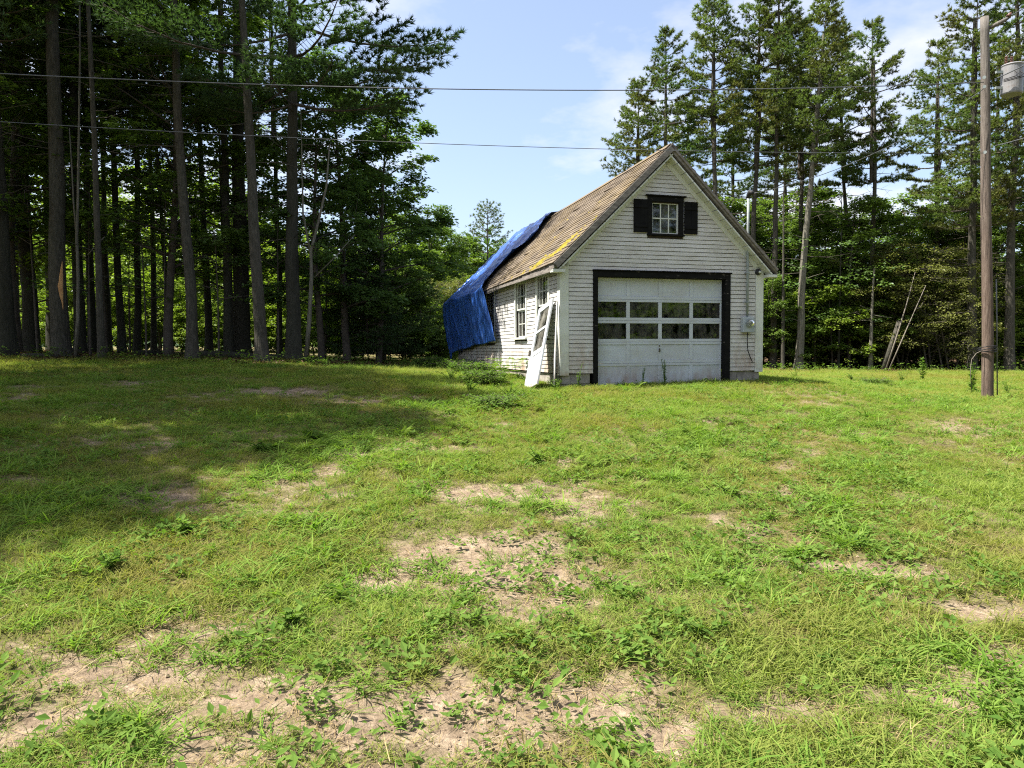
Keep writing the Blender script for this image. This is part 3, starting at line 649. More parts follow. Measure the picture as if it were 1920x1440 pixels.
# ------------------------------------------------------------------ the blue tarp
def make_tarp():
    # path over the roof: x runs from just past the ridge down to the eave, then the hanging skirt
    fx = [2.6, 2.30, 2.08, 1.31, 1.06, 0.77, 0.45, 0.20, 0.0, -.27]; fy = [6.9, 6.75, 6.6, 5.45, 5.65, 6.0, 6.45, 6.05, 5.6, 4.85]
    nj1, nj2, ni = 80, 44, 170; rows = []; t = np.linspace(0, 1, ni)
    xs = np.linspace(2.75, -.29, nj1)
    rt = np.random.default_rng(9)
    for j, x in enumerate(xs):
        yf = np.interp(-x, [-v for v in fx], fy) + .05 * math.sin(j * .9) ; yr = 10.48
        y = yf + (yr - yf) * t
        base = np.array([roof_z(min(x, W), v) for v in y]) if x >= 0 or True else 0
        s = (W / 2 - x) * 1.39
        wr = .095 + .075 * (fbm(y * 1.6 + s * .8, s * .35 + 3, 3) - .42) + .06 * np.maximum(0, fbm((y - s * .25) * 3.3, s * .5 + 9, 3) - .47)
        rg = 1 - np.abs(2 * fbm((y + s * .35) * 1.25 + 4, s * .42 + 1, 2) - 1); rg2 = 1 - np.abs(2 * fbm((y - s * .5) * 2.6 + 31, s * .8 + 7, 2) - 1)
        wr += .055 * rg ** 6 + .03 * rg2 ** 6
        wr += .05 * np.exp(-((t) / .03) ** 2) * (0.4 + .6 * math.sin(s * 2.4) ** 2)          # lifted front edge
        wr += -.05 * np.exp(-((y - 8.4) / 1.0) ** 2) * math.sin(min(1, max(0, s / 3.3)) * math.pi)
        sgn = -1 if x < W / 2 else 1
        rows.append(np.stack([x + sgn * wr * sa, y, base + wr * ca], -1))
    last = rows[-1]
    for k in range(1, nj2 + 1):
        q = k / nj2
        yf = np.interp(q, [0, .5, 1], [4.85, 4.6, 4.25]); yr = np.interp(q, [0, 1], [10.48, 9.55]); y = yf + (yr - yf) * t
        zb = np.interp(t, [0, .45, 1], [.70, .60, .40]) + .012 * np.sin(t * 17); z = last[:, 2] * (1 - q) + zb * q
        fold = .035 * (fbm(y * 2.2, q * .7 + 2, 3) - .5) * 2 * min(1, q * 3) + .010 * np.sin(y * 7 + q) * q
        rg = 1 - np.abs(2 * fbm((y + q * .6) * 1.7 + 4, q * .8 + 1, 2) - 1); fold = fold - .06 * rg ** 5 * min(1, q * 4)
        x = last[:, 0] * (1 - q) + (-.16 - .10 * t) * q + fold * .8
        x = np.minimum(x, -.06)
        rows.append(np.stack([x, y, z], -1))
    G = np.array(rows)
    # rear fold over the back gable
    ext = []
    for c in range(1, 6):
        e = G[:, -1].copy(); e[:, 1] += .03 * c; e[:, 2] -= .07 * c + .03 * np.sin(np.arange(len(e)) * .3) * c / 5; ext.append(e)
    G = np.concatenate([G, np.stack(ext, 1)], 1)
    o = MB().grid(G).build('tarp', M['tarp'], None, smooth=True)
    o.location = BLD; o.rotation_euler = (0, 0, YAW)
    sm = o.modifiers.new('thickness', 'SOLIDIFY'); sm.thickness = .004
    tag(o, 'blue tarp draped over the rear of the garage roof and hanging past the eave', 'tarp'); return o
tarp = make_tarp()

# ------------------------------------------------------------------ old storm door leaning on the side wall
def frame_between(b, t, side_vec):
    b = np.array(b, float); t = np.array(t, float); up = (t - b); ln = np.linalg.norm(up); up /= ln
    sx = np.array(side_vec, float); sx -= up * (sx @ up); sx /= np.linalg.norm(sx); n = np.cross(sx, up)
    return Matrix(((sx[0], n[0], up[0], b[0]), (sx[1], n[1], up[1], b[1]), (sx[2], n[2], up[2], b[2]), (0, 0, 0, 1))), ln
bl = Matrix.Translation(BLD) @ Matrix.Rotation(YAW, 4, 'Z')
mw, ln = frame_between((-.56, .14, -.27), (-.075, .60, 1.40), (0, -1, 0))
ld = empty('storm_door', label='old white storm door with two glass lights leaning against the side wall', cat='door')
ld.matrix_world = bl @ mw
dw, dh, dt = .74, ln, .035
for a, b in (((-dw / 2, 0, 0), (-dw / 2 + .1, dt, dh)), ((dw / 2 - .1, 0, 0), (dw / 2, dt, dh))): part('stile', M['doorw'], ld, a, b, .003)
x0, x1 = -dw / 2 + .101, dw / 2 - .101; zz = [0, .12, .68, .76, 1.20, 1.255, 1.66, dh]
for a, b in ((0, .12), (.70, .80), (1.20, 1.255), (dh - .12, dh)): part('rail', M['doorw'], ld, (x0, .001, a), (x1, dt - .001, b), .003)
part('panel', M['doorw'], ld, (x0, .010, .121), (x1, dt - .010, .699))
part('glass_light', M['glass_green'], ld, (x0, .014, .801), (x1, .018, 1.199)); part('glass_light', M['glass_green'], ld, (x0, .014, 1.256), (x1, .018, dh - .121))
for a in (x0, x1 - .015): part('bead', M['doorw'], ld, (a, .004, .801), (a + .015, .013, dh - .121))
part('latch', M['brass'], ld, (-dw / 2 + .02, dt + .001, .74), (-dw / 2 + .05, dt + .05, .86), .004)
mw, ln = frame_between((-.17, -.10, -.20), (-.06, -.005, 1.36), (0, -1, 0))
lb = MB().hexa([(-.04, 0, 0), (.04, 0, 0), (.04, .02, 0), (-.04, .02, 0), (-.036, 0, ln), (.02, 0, ln + .05), (.02, .02, ln + .05), (-.036, .02, ln)]).build('trim_board', M['white'])
lb.matrix_world = bl @ mw; tag(lb, 'narrow loose white board propped against the garage corner', 'board')
# ------------------------------------------------------------------ electric meter, lamp
em = empty('electric_meter', bworld(4.10, -.036, .98), (0, 0, YAW), 'grey electric meter box with conduit mast on the garage front', 'meter')
part('meter_box', M['greybox'], em, (-.135, -.115, -.17), (.135, 0, .155), .012)
MB().tube([(0, -.115, .02), (0, -.15, .02)], .088, 20).build('dial_rim', M['galv'], em, smooth=False)
d = MB().tube([(0, -.151, .02), (0, -.185, .02), (0, -.215, .02), (0, -.222, .02)], [.072, .07, .055, .02], 20).build('dial_glass', M['glass'], em, smooth=True)
MB().tube([(0, -.1505, .02), (0, -.156, .02)], .06, 16).build('dial', M['trimw'], em)
zc = 2.05
MB().tube([(-.01, -.055, .156), (-.01, -.055, 1.2), (-.01, -.055, 2.02), (-.01, -.055, 2.62)], .026, 12).build('conduit', M['galv'], em, smooth=True)
for zz in (.45, 1.05, 1.55): part('strap', M['galv'], em, (-.05, -.085, zz), (.03, 0, zz + .025))
MB().tube([(-.01, -.055, 2.60), (-.01, -.055, 2.66), (0, -.10, 2.715), (0.02, -.15, 2.69), (.02, -.16, 2.66)], [.03, .045, .055, .05, .03], 10).build('weatherhead', M['rubber'], em, smooth=True)
MB().tube([(.0, -.06, -.171), (-.005, -.06, -.35), (.02, -.05, -.55), (.09, -.04, -.70), (.15, -.02, -.78)], .010, 8).build('cable', M['rubber'], em, smooth=True)
wl = empty('wall_lamp', bworld(4.375, -.034, 2.075), (0, 0, YAW), 'round black porch lamp base with pale bulb near the garage corner', 'lamp')
MB().tube([(0, 0, 0), (0, -.03, 0), (0, -.05, 0)], [.068, .066, .05], 18).build('base', M['rubber'], wl, smooth=True)
MB().tube([(0, -.05, -.005), (0, -.07, -.008), (0, -.09, -.01), (0, -.095, -.01)], [.02, .03, .024, .006], 12).build('bulb', M['trimw'], wl, smooth=True)
# things stored in the loft, seen through the gable window
o = MB()
G = np.array([[(1.75 + .9 * a, .45 + .06 * math.sin(9 * a + 2 * b) + .1 * b, 2.72 + .42 * b + .05 * math.sin(5 * a)) for a in np.linspace(0, 1, 16)] for b in np.linspace(0, 1, 8)])
o = MB().grid(G).build('dust_sheet', M['cloth'], None, smooth=True); o.location = BLD; o.rotation_euler = (0, 0, YAW)
tag(o, 'pale blue dust sheet heaped behind the gable window', 'sheet')
part('loft_floor', M['inner'], garage, (.1, .12, 2.05), (W - .1, LEN - .12, 2.10))

# ------------------------------------------------------------------ vegetation generators
def unit(v): return v / (np.linalg.norm(v, axis=-1, keepdims=True) + 1e-9)
def add_leaves(mb, P, D, Nn, L, Wd, tint, fold=0.12):
    """P base points, D axis, Nn leaf normals; two triangles per leaf folded along the midrib"""
    n = len(P); D = unit(D); S = unit(np.cross(D, Nn)); U = np.cross(S, D)
    L = np.broadcast_to(L, (n,))[:, None]; Wd = np.broadcast_to(Wd, (n,))[:, None]
    V = np.stack([P, P + D * L * .45 + S * Wd * .5 + U * Wd * fold, P + D * L, P + D * L * .45 - S * Wd * .5 + U * Wd * fold], 1).reshape(-1, 3)
    i = np.arange(n)[:, None] * 4
    mb.add(V, tris=np.vstack([i + np.array([[0, 1, 2]]), i + np.array([[0, 2, 3]])]), tint=np.repeat(np.broadcast_to(tint, (n,)), 4))
def add_needles(mb, P, D, L, Wd, tint):
    n = len(P); D = unit(D); S = unit(np.cross(D, unit(rng.normal(size=(n, 3)))))
    L = np.broadcast_to(L, (n,))[:, None]
    V = np.stack([P - S * Wd * .5, P + S * Wd * .5, P + D * L], 1).reshape(-1, 3); i = np.arange(n)[:, None] * 3
    mb.add(V, tris=i + np.array([[0, 1, 2]]), tint=np.repeat(tint, 3))

def gen_pine(seed, h, base, rad, needles=12, nsub=5, dead=10, wid=.020, nl=.13, gap=.62, ragged=.35, el0=.02, bare_az=None, extra=()):
    """white pine crown: whorls of plumed branches; returns (branches MB, needles MB)"""
    r = np.random.default_rng(seed); br = MB(); nd = MB(); z = base
    TP, TD, TT = [], [], []
    def tufts(p, d, k, tv):
        TP.append(np.repeat(p[None], k, 0)); dd = d[None] * .8 + r.normal(size=(k, 3)) * .55 + np.array([0, 0, .25]); TD.append(dd); TT.append(np.full(k, tv) + r.normal(0, .12, k))
    def bough(z, u, az, Lb, el):
        dh = np.array([math.cos(az), math.sin(az), 0])
        t = np.linspace(0, 1, 6)[:, None]; upc = .18 + .1 * r.random()
        path = np.array([0, 0, z]) + dh * Lb * t * math.cos(el) + np.array([0, 0, 1]) * (Lb * t * math.sin(el) - .10 * Lb * t * (1 - t) * 2 + upc * Lb * t ** 3 * (1 - u))
        br.tube(path, np.linspace(.012 + .010 * Lb, .006, 6), 4, cap=False)
        sd = np.array([-dh[1], dh[0], 0]); tv = r.uniform(.15, .85)
        ns = max(2, int(nsub * (.5 + .5 * Lb / rad)))
        for q in np.linspace(.32, .97, ns):
            p = np.array([np.interp(q, t[:, 0], path[:, k]) for k in range(3)])
            for s in (-1, 1):
                ls = (.42 * Lb * (1.12 - q) + .14) * r.uniform(.7, 1.25)
                d = unit(dh * .75 + s * sd * .75 + np.array([0, 0, r.uniform(.05, .35)])); e = p + d * ls
                br.tube([p, e], [.007, .004], 3, cap=False)
                m = max(2, int(ls / .11))
                for v in np.linspace(.25, 1, m): tufts(p + d * ls * v + r.normal(0, .03, 3), d, needles, tv)
        tufts(path[-1], unit(path[-1] - path[-2]), needles + 4, tv); tufts(path[-2], unit(path[-1] - path[-2]), needles, tv)
    while z < h - .15:
        u = (z - base) / (h - base); env = (1 - u) ** .75 * (0.55 + .45 * min(1, u * 4)) + .10
        nb = r.integers(3, 6); a0 = r.uniform(0, 6.28)
        for b in range(nb):
            if r.random() < .12: continue
            az = a0 + b * 6.283 / nb + r.normal(0, .25)
            if bare_az is not None and math.cos(az - bare_az) > .30: continue       # one side left without boughs, shaped to let the sun onto the tarp
            Lb = rad * env * r.uniform(1 - ragged, 1 + ragged * .6)
            bough(z, u, az, Lb, el0 + (.77 - el0) * u ** 1.5 + r.normal(0, .10))
        z += gap * r.uniform(.75, 1.25) * (1 - .35 * u)
    for (ze, aze, Le, ele) in extra: bough(ze, .15, aze, Le, ele)
    tufts(np.array([0, 0, h]), np.array([0, 0, 1.0]), 20, .6); tufts(np.array([0, 0, h - .15]), np.array([0, 0, 1.0]), 20, .6)
    br.tube([(0, 0, base - .1), (0, 0, (base + h) / 2), (0, 0, h)], [.085 * h / 16, .05, .01], 6, cap=False)
    for k in range(dead):       # bare dead branches under the crown
        zz = r.uniform(base * .45, base + .8); az = r.uniform(0, 6.28); L = r.uniform(.4, 1.0) * min(rad, 2.0); dh = np.array([math.cos(az), math.sin(az), 0])
        p = np.array([0, 0, zz]); br.tube([p, p + dh * L * .5 + np.array([0, 0, -.02]), p + dh * L + np.array([0, 0, r.uniform(-.3, .15)])], [.014, .009, .004], 4, cap=False)
        for j in range(3):
            q = r.uniform(.4, .95); pp = p + dh * L * q; d = unit(dh + r.normal(size=3) * .6); br.tube([pp, pp + d * L * .35], [.005, .002], 3, cap=False)
    P = np.vstack(TP); D = np.vstack(TD); T = np.clip(np.concatenate(TT), 0, 1); add_needles(nd, P, D, nl * rng.uniform(.7, 1.2, len(P)), wid, T)
    return br, nd

def gen_broad(seed, h, base, rad, nlimb=16, spl=9, lps=26, leaf=.10, spread=.42, droop=.15, flat=.55, top=.8, trunk_r=.10, stems=1, shape='oval', bare=False):
    """broadleaf: limbs from the stem, twigs, flat sprays of leaves; returns (wood MB, leaves MB)"""
    r = np.random.default_rng(seed); wd = MB(); lf = MB(); P_, D_, N_, T_ = [], [], [], []
    for st in range(stems):
        off = r.normal(0, .12 * rad, 2) if stems > 1 else np.zeros(2); ln = r.normal(0, .10 * rad, 2) if stems > 1 else r.normal(0, .05 * rad, 2)
        zz = np.linspace(-.15, h * .96, 9); sx = off[0] + ln[0] * zz / h * 3 + .10 * np.sin(zz * .7 + seed) * rad * .25; sy = off[1] + ln[1] * zz / h * 3 + .10 * np.cos(zz * .6 + seed) * rad * .25
        path = np.stack([sx, sy, zz], -1); tr = trunk_r / math.sqrt(stems); wd.tube(path, tr * np.linspace(1.15, .12, 9), 7, cap=False)
        for k in range(nlimb):
            u = (k + r.random()) / nlimb; z0 = base * .8 + (h * .93 - base * .8) * u; p0 = np.array([np.interp(z0, zz, path[:, i]) for i in range(3)])
            env = math.sqrt(max(.02, 1 - ((u - .38) / .66) ** 2)) if shape == 'oval' else (1.05 - .85 * u)
            az = k * 2.4 + seed + r.normal(0, .35); el = r.uniform(.15, .55) + .45 * u; L = rad * env * r.uniform(.7, 1.2)
            dh = np.array([math.cos(az), math.sin(az), 0]); t = np.linspace(0, 1, 5)[:, None]
            lp = p0 + dh * L * t * math.cos(el * .6) + np.array([0, 0, 1]) * (L * math.sin(el) * t - droop * L * t ** 2)
            wd.tube(lp, np.linspace(tr * .35 * (1 - .6 * u) + .006, .005, 5), 4, cap=False)
            for j in range(spl):
                q = 1 - .72 * r.random() ** 1.4; b = np.array([np.interp(q, t[:, 0], lp[:, i]) for i in range(3)])
                c = b + r.normal(0, 1, 3) * np.array([spread, spread, spread * .45]) * (.35 + .65 * (1.1 - q) * 1.3)
                wd.tube([b, (b + c) / 2 + np.array([0, 0, .03]), c], [.007, .005, .003], 3, cap=False)
                if bare and r.random() < bare: continue
                out = unit(np.array([c[0] - p0[0], c[1] - p0[1], 0]) + r.normal(0, .25, 3) * np.array([1, 1, .2])); sd = np.array([-out[1], out[0], 0])
                m = int(lps * r.uniform(.6, 1.3)); a = r.uniform(-.25, .5, m) * flat * 1.0; s_ = r.normal(0, .24, m) * flat; hgt = r.normal(0, .05, m) - .25 * np.abs(s_) - .15 * np.maximum(a, 0)
                P_.append(c + out * a[:, None] + sd * s_[:, None] + np.array([0, 0, 1]) * hgt[:, None])
                D_.append(out * 1.0 + sd * np.sign(s_)[:, None] * r.uniform(.2, 1.0, m)[:, None] + np.array([0, 0, 1]) * r.normal(-.25, .25, m)[:, None])
                nn = np.array([0, 0, 1.0]) + r.normal(0, .40, (m, 3)); N_.append(nn); T_.append(np.clip(r.normal(r.uniform(.3, .7), .18, m), 0, 1))
    P = np.vstack(P_); add_leaves(lf, P, np.vstack(D_), np.vstack(N_), leaf * rng.uniform(.7, 1.25, len(P)), leaf * .72 * rng.uniform(.8, 1.2, len(P)), np.concatenate(T_))
    return wd, lf

def proto(name, gen, bark, leafm):
    a, b = gen; return (a.mesh(name + '_wood', M[bark], True, False), b.mesh(name + '_leaves', M[leafm], False, True))
PR = {}
PR['pineA'] = proto('pine', gen_pine(1, 16.5, 9.2, 2.05, dead=16, needles=17, wid=.036, nl=.18, nsub=7), 'twig', 'pine')
PR['pineB'] = proto('pine', gen_pine(2, 16.0, 8.8, 2.3, ragged=.45, dead=18, needles=17, wid=.036, nl=.18, nsub=7), 'twig', 'pine')
PR['pineC'] = proto('pine', gen_pine(3, 15.0, 8.4, 2.3, ragged=.3, dead=14, needles=17, wid=.036, nl=.18, nsub=7), 'twig', 'pine')
PR['pineD'] = proto('pine', gen_pine(4, 17.5, 6.6, 3.2, ragged=.45, dead=22, gap=.7, needles=17, wid=.036, nl=.18, nsub=7), 'twig', 'pine')
PR['tallA'] = proto('pine', gen_pine(5, 21, 9.5, 3.2, needles=13, wid=.04, nl=.19, nsub=6, dead=26, gap=.7, ragged=.4), 'twig', 'pine_dark')
PR['tallB'] = proto('pine', gen_pine(6, 20, 10.5, 2.9, needles=13, wid=.04, nl=.19, nsub=6, dead=24, gap=.7, ragged=.4), 'twig', 'pine_dark')
PR['bough'] = proto('pine', gen_pine(31, 14, 7.6, 4.6, needles=20, wid=.028, nl=.17, nsub=14, el0=-.26, dead=20, gap=.62, ragged=.3, bare_az=math.pi / 2 - 1.1 - .15, extra=[(9.0, -1.1 - .15, 3.9, -.22), (9.9, -1.1 + .05, 4.0, -.20), (11.1, -1.1 - .3, 3.8, -.12), (11.6, -1.1, 3.9, -.10), (8.3, -1.1 - .5, 3.2, -.25), (10.4, -1.1 - .6, 3.4, -.1)]), 'twig', 'pine_dark')
PR['slim'] = proto('pine', gen_pine(33, 15, 11.2, 1.7, needles=13, wid=.036, nl=.18, nsub=6, dead=14, gap=.6, ragged=.4), 'twig', 'pine_dark')
PR['hemlock'] = proto('hemlock', gen_pine(7, 5.0, .5, 1.9, needles=12, nsub=7, dead=0, gap=.28, nl=.12, wid=.032), 'twig', 'pine_dark')
PR['spruce'] = proto('pine', gen_pine(8, 9.5, 2.5, 2.3, needles=10, nsub=5, dead=2, gap=.5, wid=.03, nl=.16), 'twig', 'pine')
PR['mapleA'] = proto('maple', gen_broad(11, 10.5, 2.2, 3.1, 28, 22, 36, .145, trunk_r=.13), 'twig', 'maple_dark')
PR['mapleB'] = proto('maple', gen_broad(12, 8.0, 1.4, 2.5, 24, 18, 36, .14, trunk_r=.10), 'twig', 'maple')
PR['mapleC'] = proto('maple', gen_broad(13, 6.6, .9, 2.3, 22, 17, 34, .14, trunk_r=.08), 'twig', 'maple')
PR['beechA'] = proto('beech', gen_broad(14, 6.0, 1.0, 2.1, 18, 13, 30, .13, trunk_r=.06, droop=.25), 'twig', 'beech')
PR['beechB'] = proto('beech', gen_broad(15, 3.6, .3, 1.5, 16, 11, 26, .12, trunk_r=.035, droop=.2), 'twig', 'beech')
PR['brush'] = proto('brush', gen_broad(16, 5.2, .6, 2.2, 16, 12, 26, .085, trunk_r=.07, stems=3, spread=.5), 'twig', 'brush')
PR['darkshrub'] = proto('shrub', gen_broad(17, 3.4, .2, 1.8, 16, 12, 30, .13, trunk_r=.06, stems=3), 'twig', 'maple')
PR['canopy'] = proto('maple', gen_broad(18, 13.5, 4.0, 3.7, 32, 24, 34, .17, trunk_r=.16, flat=.7, spread=.65), 'twig', 'maple')
PR['sapling'] = proto('sapling', gen_broad(19, 5.5, 2.4, 1.3, 9, 6, 16, .11, trunk_r=.035, bare=.3), 'twig', 'maple_dark')

def place(kind, name, x, y, rot=None, s=1.0, lean=(0, 0), label=None, cat='tree', group=None, sz=None, names=('branches', 'crown'), z=None):
    zg = float(H(x, y)) if z is None else z
    t = empty(name, (x, y, zg - .03), (lean[1], lean[0], random.uniform(0, 6.28) if rot is None else rot), label, cat, group)
    t.rotation_mode = 'XYZ'
    for me, nm in zip(PR[kind], names):
        o = bpy.data.objects.new(nm, me); link(o, t); o.scale = (s, s, s if sz is None else sz)
    return t
def add_trunk(t, h, r, bark='bark', wander=.06, seed=0, stubs=10, flare=1.5, knots=True):
    rr = np.random.default_rng(seed + 100); n = 26; z = np.concatenate([[-.25, 0, .12, .35, .8], np.linspace(1.5, h, n - 5)])
    px = wander * (fbm(z * .23 + seed * 3.1, z * 0 + 1.5, 2) - .5) * 2; py = wander * (fbm(z * .23 + seed * 1.7, z * 0 + 8.5, 2) - .5) * 2
    fl = 1 + (flare - 1) * np.exp(-np.maximum(z, 0) / .28); rad = r * fl * np.interp(z, [0, h], [1.0, .30]) * (1 + rr.normal(0, .012, n))
    ns = 18; zz2 = np.concatenate([z[:5], np.linspace(1.2, h, 80)]); th = np.arange(ns + 1) * 2 * math.pi / ns; rd = np.interp(zz2, z, rad); TH, ZZ = np.meshgrid(th[:-1], zz2)
    rel = 1 + .16 * (fbm(TH * 3.2 + seed, ZZ * 1.6 + seed * 2, 3) - .5) + .10 * (fbm(TH * 6 + 7, ZZ * 5 + seed, 2) - .5); rel = np.concatenate([rel, rel[:, :1]], 1)
    cx = np.interp(zz2, z, px - px[1])[:, None]; cy = np.interp(zz2, z, py - py[1])[:, None]; RR = rd[:, None] * rel
    mb = MB(); mb.grid(np.stack([cx + RR * np.cos(th)[None], cy + RR * np.sin(th)[None], np.repeat(zz2[:, None], ns + 1, 1)], -1))
    for k in range(stubs):
        zz = rr.uniform(1.8, min(h * .7, 11)); az = rr.uniform(0, 6.28); L = rr.uniform(.12, .9) * (1 if rr.random() < .6 else 1.6); i = np.searchsorted(z, zz)
        p = np.array([px[i] - px[1], py[i] - py[1], zz]); d = np.array([math.cos(az), math.sin(az), rr.uniform(-.25, .35)])
        mb.tube([p, p + d * L * .5, p + d * L + np.array([0, 0, rr.uniform(-.08, .05)])], [.016, .011, .004], 4, cap=False)
    o = mb.build('trunk', M[bark], t, smooth=True); return o

# ------------------------------------------------------------------ left wood: trunks placed by the pixel of their foot
def foot(px, py, Y): p = at(px, py, Y); return p[0], p[1]
def left_pine(px, topx, wpx, Y, h, kind, label, bark='bark_dark', seed=0, s=None, group=None, stubs=10, name='pine_tree'):
    """px / topx: where the trunk stands in the picture at its foot and at row 0"""
    x = (px - 960) / FPX * Y; z0 = float(H(x, Y)); zt = CAMZ + 655 / FPX * Y; xt = (topx - 960) / FPX * Y
    lean = math.atan2(xt - x, zt - z0); r = wpx / FPX * Y / 2
    t = empty(name, (x, Y, z0 - .03), (0, lean, 0), label, 'tree', group)
    add_trunk(t, h * .93, r, bark, .10, seed, stubs)
    wx = 1.2 if kind == 'bough' else 1.0
    sc = h / {'tallA': 21, 'tallB': 20, 'canopy': 13.5, 'bough': 14, 'slim': 15}[kind] if s is None else s
    a = random.uniform(0, 6.28)
    for me, nm in zip(PR[kind], ('branches', 'crown')):
        o = bpy.data.objects.new(nm, me); link(o, t); o.scale = (sc * wx, sc * wx, sc); o.rotation_euler = (0, 0, a if wx == 1 else 1.1)
    return t
DEEP = 'dark slender pine trunk standing deep inside the wood beside the lawn'
GL = 'tall pines of the shaded wood'
left_pine(10, 8, 36, 20.5, 20, 'tallA', 'thick dark pine trunk beside bright green leaves, left of the scarred pine', seed=1, bark='bark_dark')
scar_tree = left_pine(117, 126, 31, 20.8, 21, 'tallB', 'thick grey pine trunk with an orange bark scar', seed=2, bark='bark')
left_pine(192, 190, 13, 20.2, 16, 'slim', 'slim pale grey pine trunk at the lawn edge just right of the forked sapling', seed=3, bark='bark')
left_pine(362, 343, 21, 20.6, 16.5, 'slim', 'straight grey pine trunk with green leaf clumps high on its stem', seed=4, bark='bark')
left_pine(492, 469, 23, 20.0, 15, 'slim', 'light grey pine trunk at the lawn edge beside the pair of dark trunks', seed=5, bark='bark')
left_pine(551, 567, 28, 21.2, 14, 'bough', 'thick dark pine with long drooping boughs at the end of the row', seed=6, bark='bark_dark')
left_pine(455, 458, 32, 24.5, 15.5, 'slim', 'broad almost black pine trunk behind the light grey one', seed=7)
left_pine(430, 432, 18, 23.6, 15, 'slim', 'dark pine trunk close beside the broad black one', seed=8)
DL = {0: 'dark pine trunk in the gap between the thick dark pine and the scarred pine', 1: 'dark pine trunk directly behind the pale forked sapling', 2: 'dark pine trunk close behind the slim pale grey pine', 3: 'dark upright pine trunk in the bright gap past the slim pale grey pine',
      4: 'dark pine trunk leaning right in the bright gap before the straight grey pine', 5: 'thin dark pine trunk leaning left beside the straight grey pine', 6: 'dark pine trunk half hidden behind the straight grey pine'}
for i, (px, tx, w, Y, h) in enumerate([(60, 62, 27, 24, 18), (152, 156, 20, 23.5, 18), (174, 180, 15, 25, 17), (230, 228, 14, 24.5, 16), (258, 272, 13, 25.5, 16), (322, 300, 9, 25, 14), (392, 385, 14, 27, 15), (28, 40, 22, 26.5, 16), (100, 96, 18, 26.5, 15), (205, 214, 12, 27, 14), (290, 296, 11, 27.5, 14), (525, 520, 11, 26, 14), (-60, -64, 30, 23, 20), (-120, -130, 26, 26, 19), (-190, -190, 26, 22, 20)]):
    left_pine(px, tx, w, Y, h, ('tallA', 'tallB')[i % 2], DL.get(i, DEEP), seed=20 + i, group=GL, stubs=14)
# the orange wound on the scarred pine
zc = 3.55; Pn = []
r0 = 31 / FPX * 20.8 / 2 * .93
prof = [(-.66, .006, .10), (-.45, .022, .09), (-.28, .045, .07), (-.10, .06, .055), (.02, .075, .04), (.12, .055, .065), (.28, .05, .075), (.46, .036, .09), (.60, .022, .10), (.72, .005, .11)]
mb = MB(); rows = []
for dz, hw, sh in prof:
    th = np.linspace(-1, 1, 7) * (hw / r0) + (-math.pi / 2 + .38 + sh / r0)
    rows.append(np.stack([np.cos(th) * (r0 + .012 - .010 * (np.abs(np.linspace(-1, 1, 7)) > .9)), np.sin(th) * (r0 + .012 - .010 * (np.abs(np.linspace(-1, 1, 7)) > .9)), np.full(7, zc - 1.46 + .0 + dz)], -1))
mb.grid(np.array(rows)); sc_o = mb.build('bark_scar', M['scar'], scar_tree, smooth=True)
# off to the left of the frame the same wood goes on and shades the lawn
k = 0
for (x, y, h, kind) in [(-13.9, 6.6, 17.5, 'tallA'), (-14.6, 4.7, 18, 'tallB'), (-14.0, 8.4, 20, 'tallB'), (-17.2, 5.6, 20, 'tallA'), (-14.4, 10.8, 21.5, 'tallA'), (-17.5, 9.5, 21, 'tallB'), (-14.6, 13.4, 21, 'tallB'), (-18, 12.8, 21, 'tallA'),
        (-15.0, 16.0, 18, 'tallA'), (-18.0, 16.4, 20, 'tallB'), (-12.9, 12.0, 16, 'tallB'), (-13.6, 15.0, 15.5, 'tallA'), (-20.5, 8, 21, 'tallB'), (-21, 12, 21, 'tallA'), (-21, 18, 20, 'tallB'), (-13.2, 13.2, 15.5, 'tallB')]:
    x += 1.2
    left_pine(960 + x / y * FPX, 960 + x / y * FPX, .38 * FPX / y, y, h, kind, 'tall pine in the shaded wood west of the lawn, outside the view', seed=60 + k, group='pines beyond the edge of the view', stubs=4); k += 1
# broadleaf trees in and behind the wood
B = 'broadleaf tree growing among the dark pine trunks'
for i, (px, Y, kind, s) in enumerate([(30, 22.5, 'canopy', .95), (-70, 21.5, 'canopy', 1.0), (320, 23.0, 'canopy', .88), (440, 26.5, 'canopy', .75)]):
    place(kind, 'hardwood_tree', (px - 960) / FPX * Y, Y, s=s, label=B, group='hardwoods among the pines', names=('trunk', 'crown'))
x, y = foot(655, 684, 24.5); place('mapleA', 'maple_tree', x, y, rot=1.0, s=1.0, label='big dark green maple spreading from the end of the pine row towards the garage', names=('trunk', 'crown'))
x, y = foot(708, 686, 25.5); place('mapleA', 'maple_tree', x, y, rot=4.4, s=.86, label='dark green maple at the open end of the wood, its leaves against the sky', names=('trunk', 'crown'))
x, y = foot(600, 684, 23.6); place('mapleA', 'maple_tree', x, y, rot=3.3, s=.86, label='shorter dark maple pressed against the last thick pine', names=('trunk', 'crown'))
x, y = foot(722, 690, 27.5); place('mapleB', 'maple_tree', x, y, rot=.4, s=.92, label='leafy green maple between the big dark maple and the far field trees', names=('trunk', 'crown'))
for i, (px, Y, s, sz, lab) in enumerate([(690, 25.5, 1.0, .8, 'dark hemlock bush sweeping the ground under the big maple'), (745, 28, 1.0, .85, 'dark blue-green hemlock beside the mown strip'), (790, 31, .9, .8, 'low hemlock in the gap nearest the tarp')]):
    place('hemlock', 'hemlock_bush', (px - 960) / FPX * Y, Y, s=s, sz=sz, label=lab, cat='bush', names=('branches', 'foliage'))
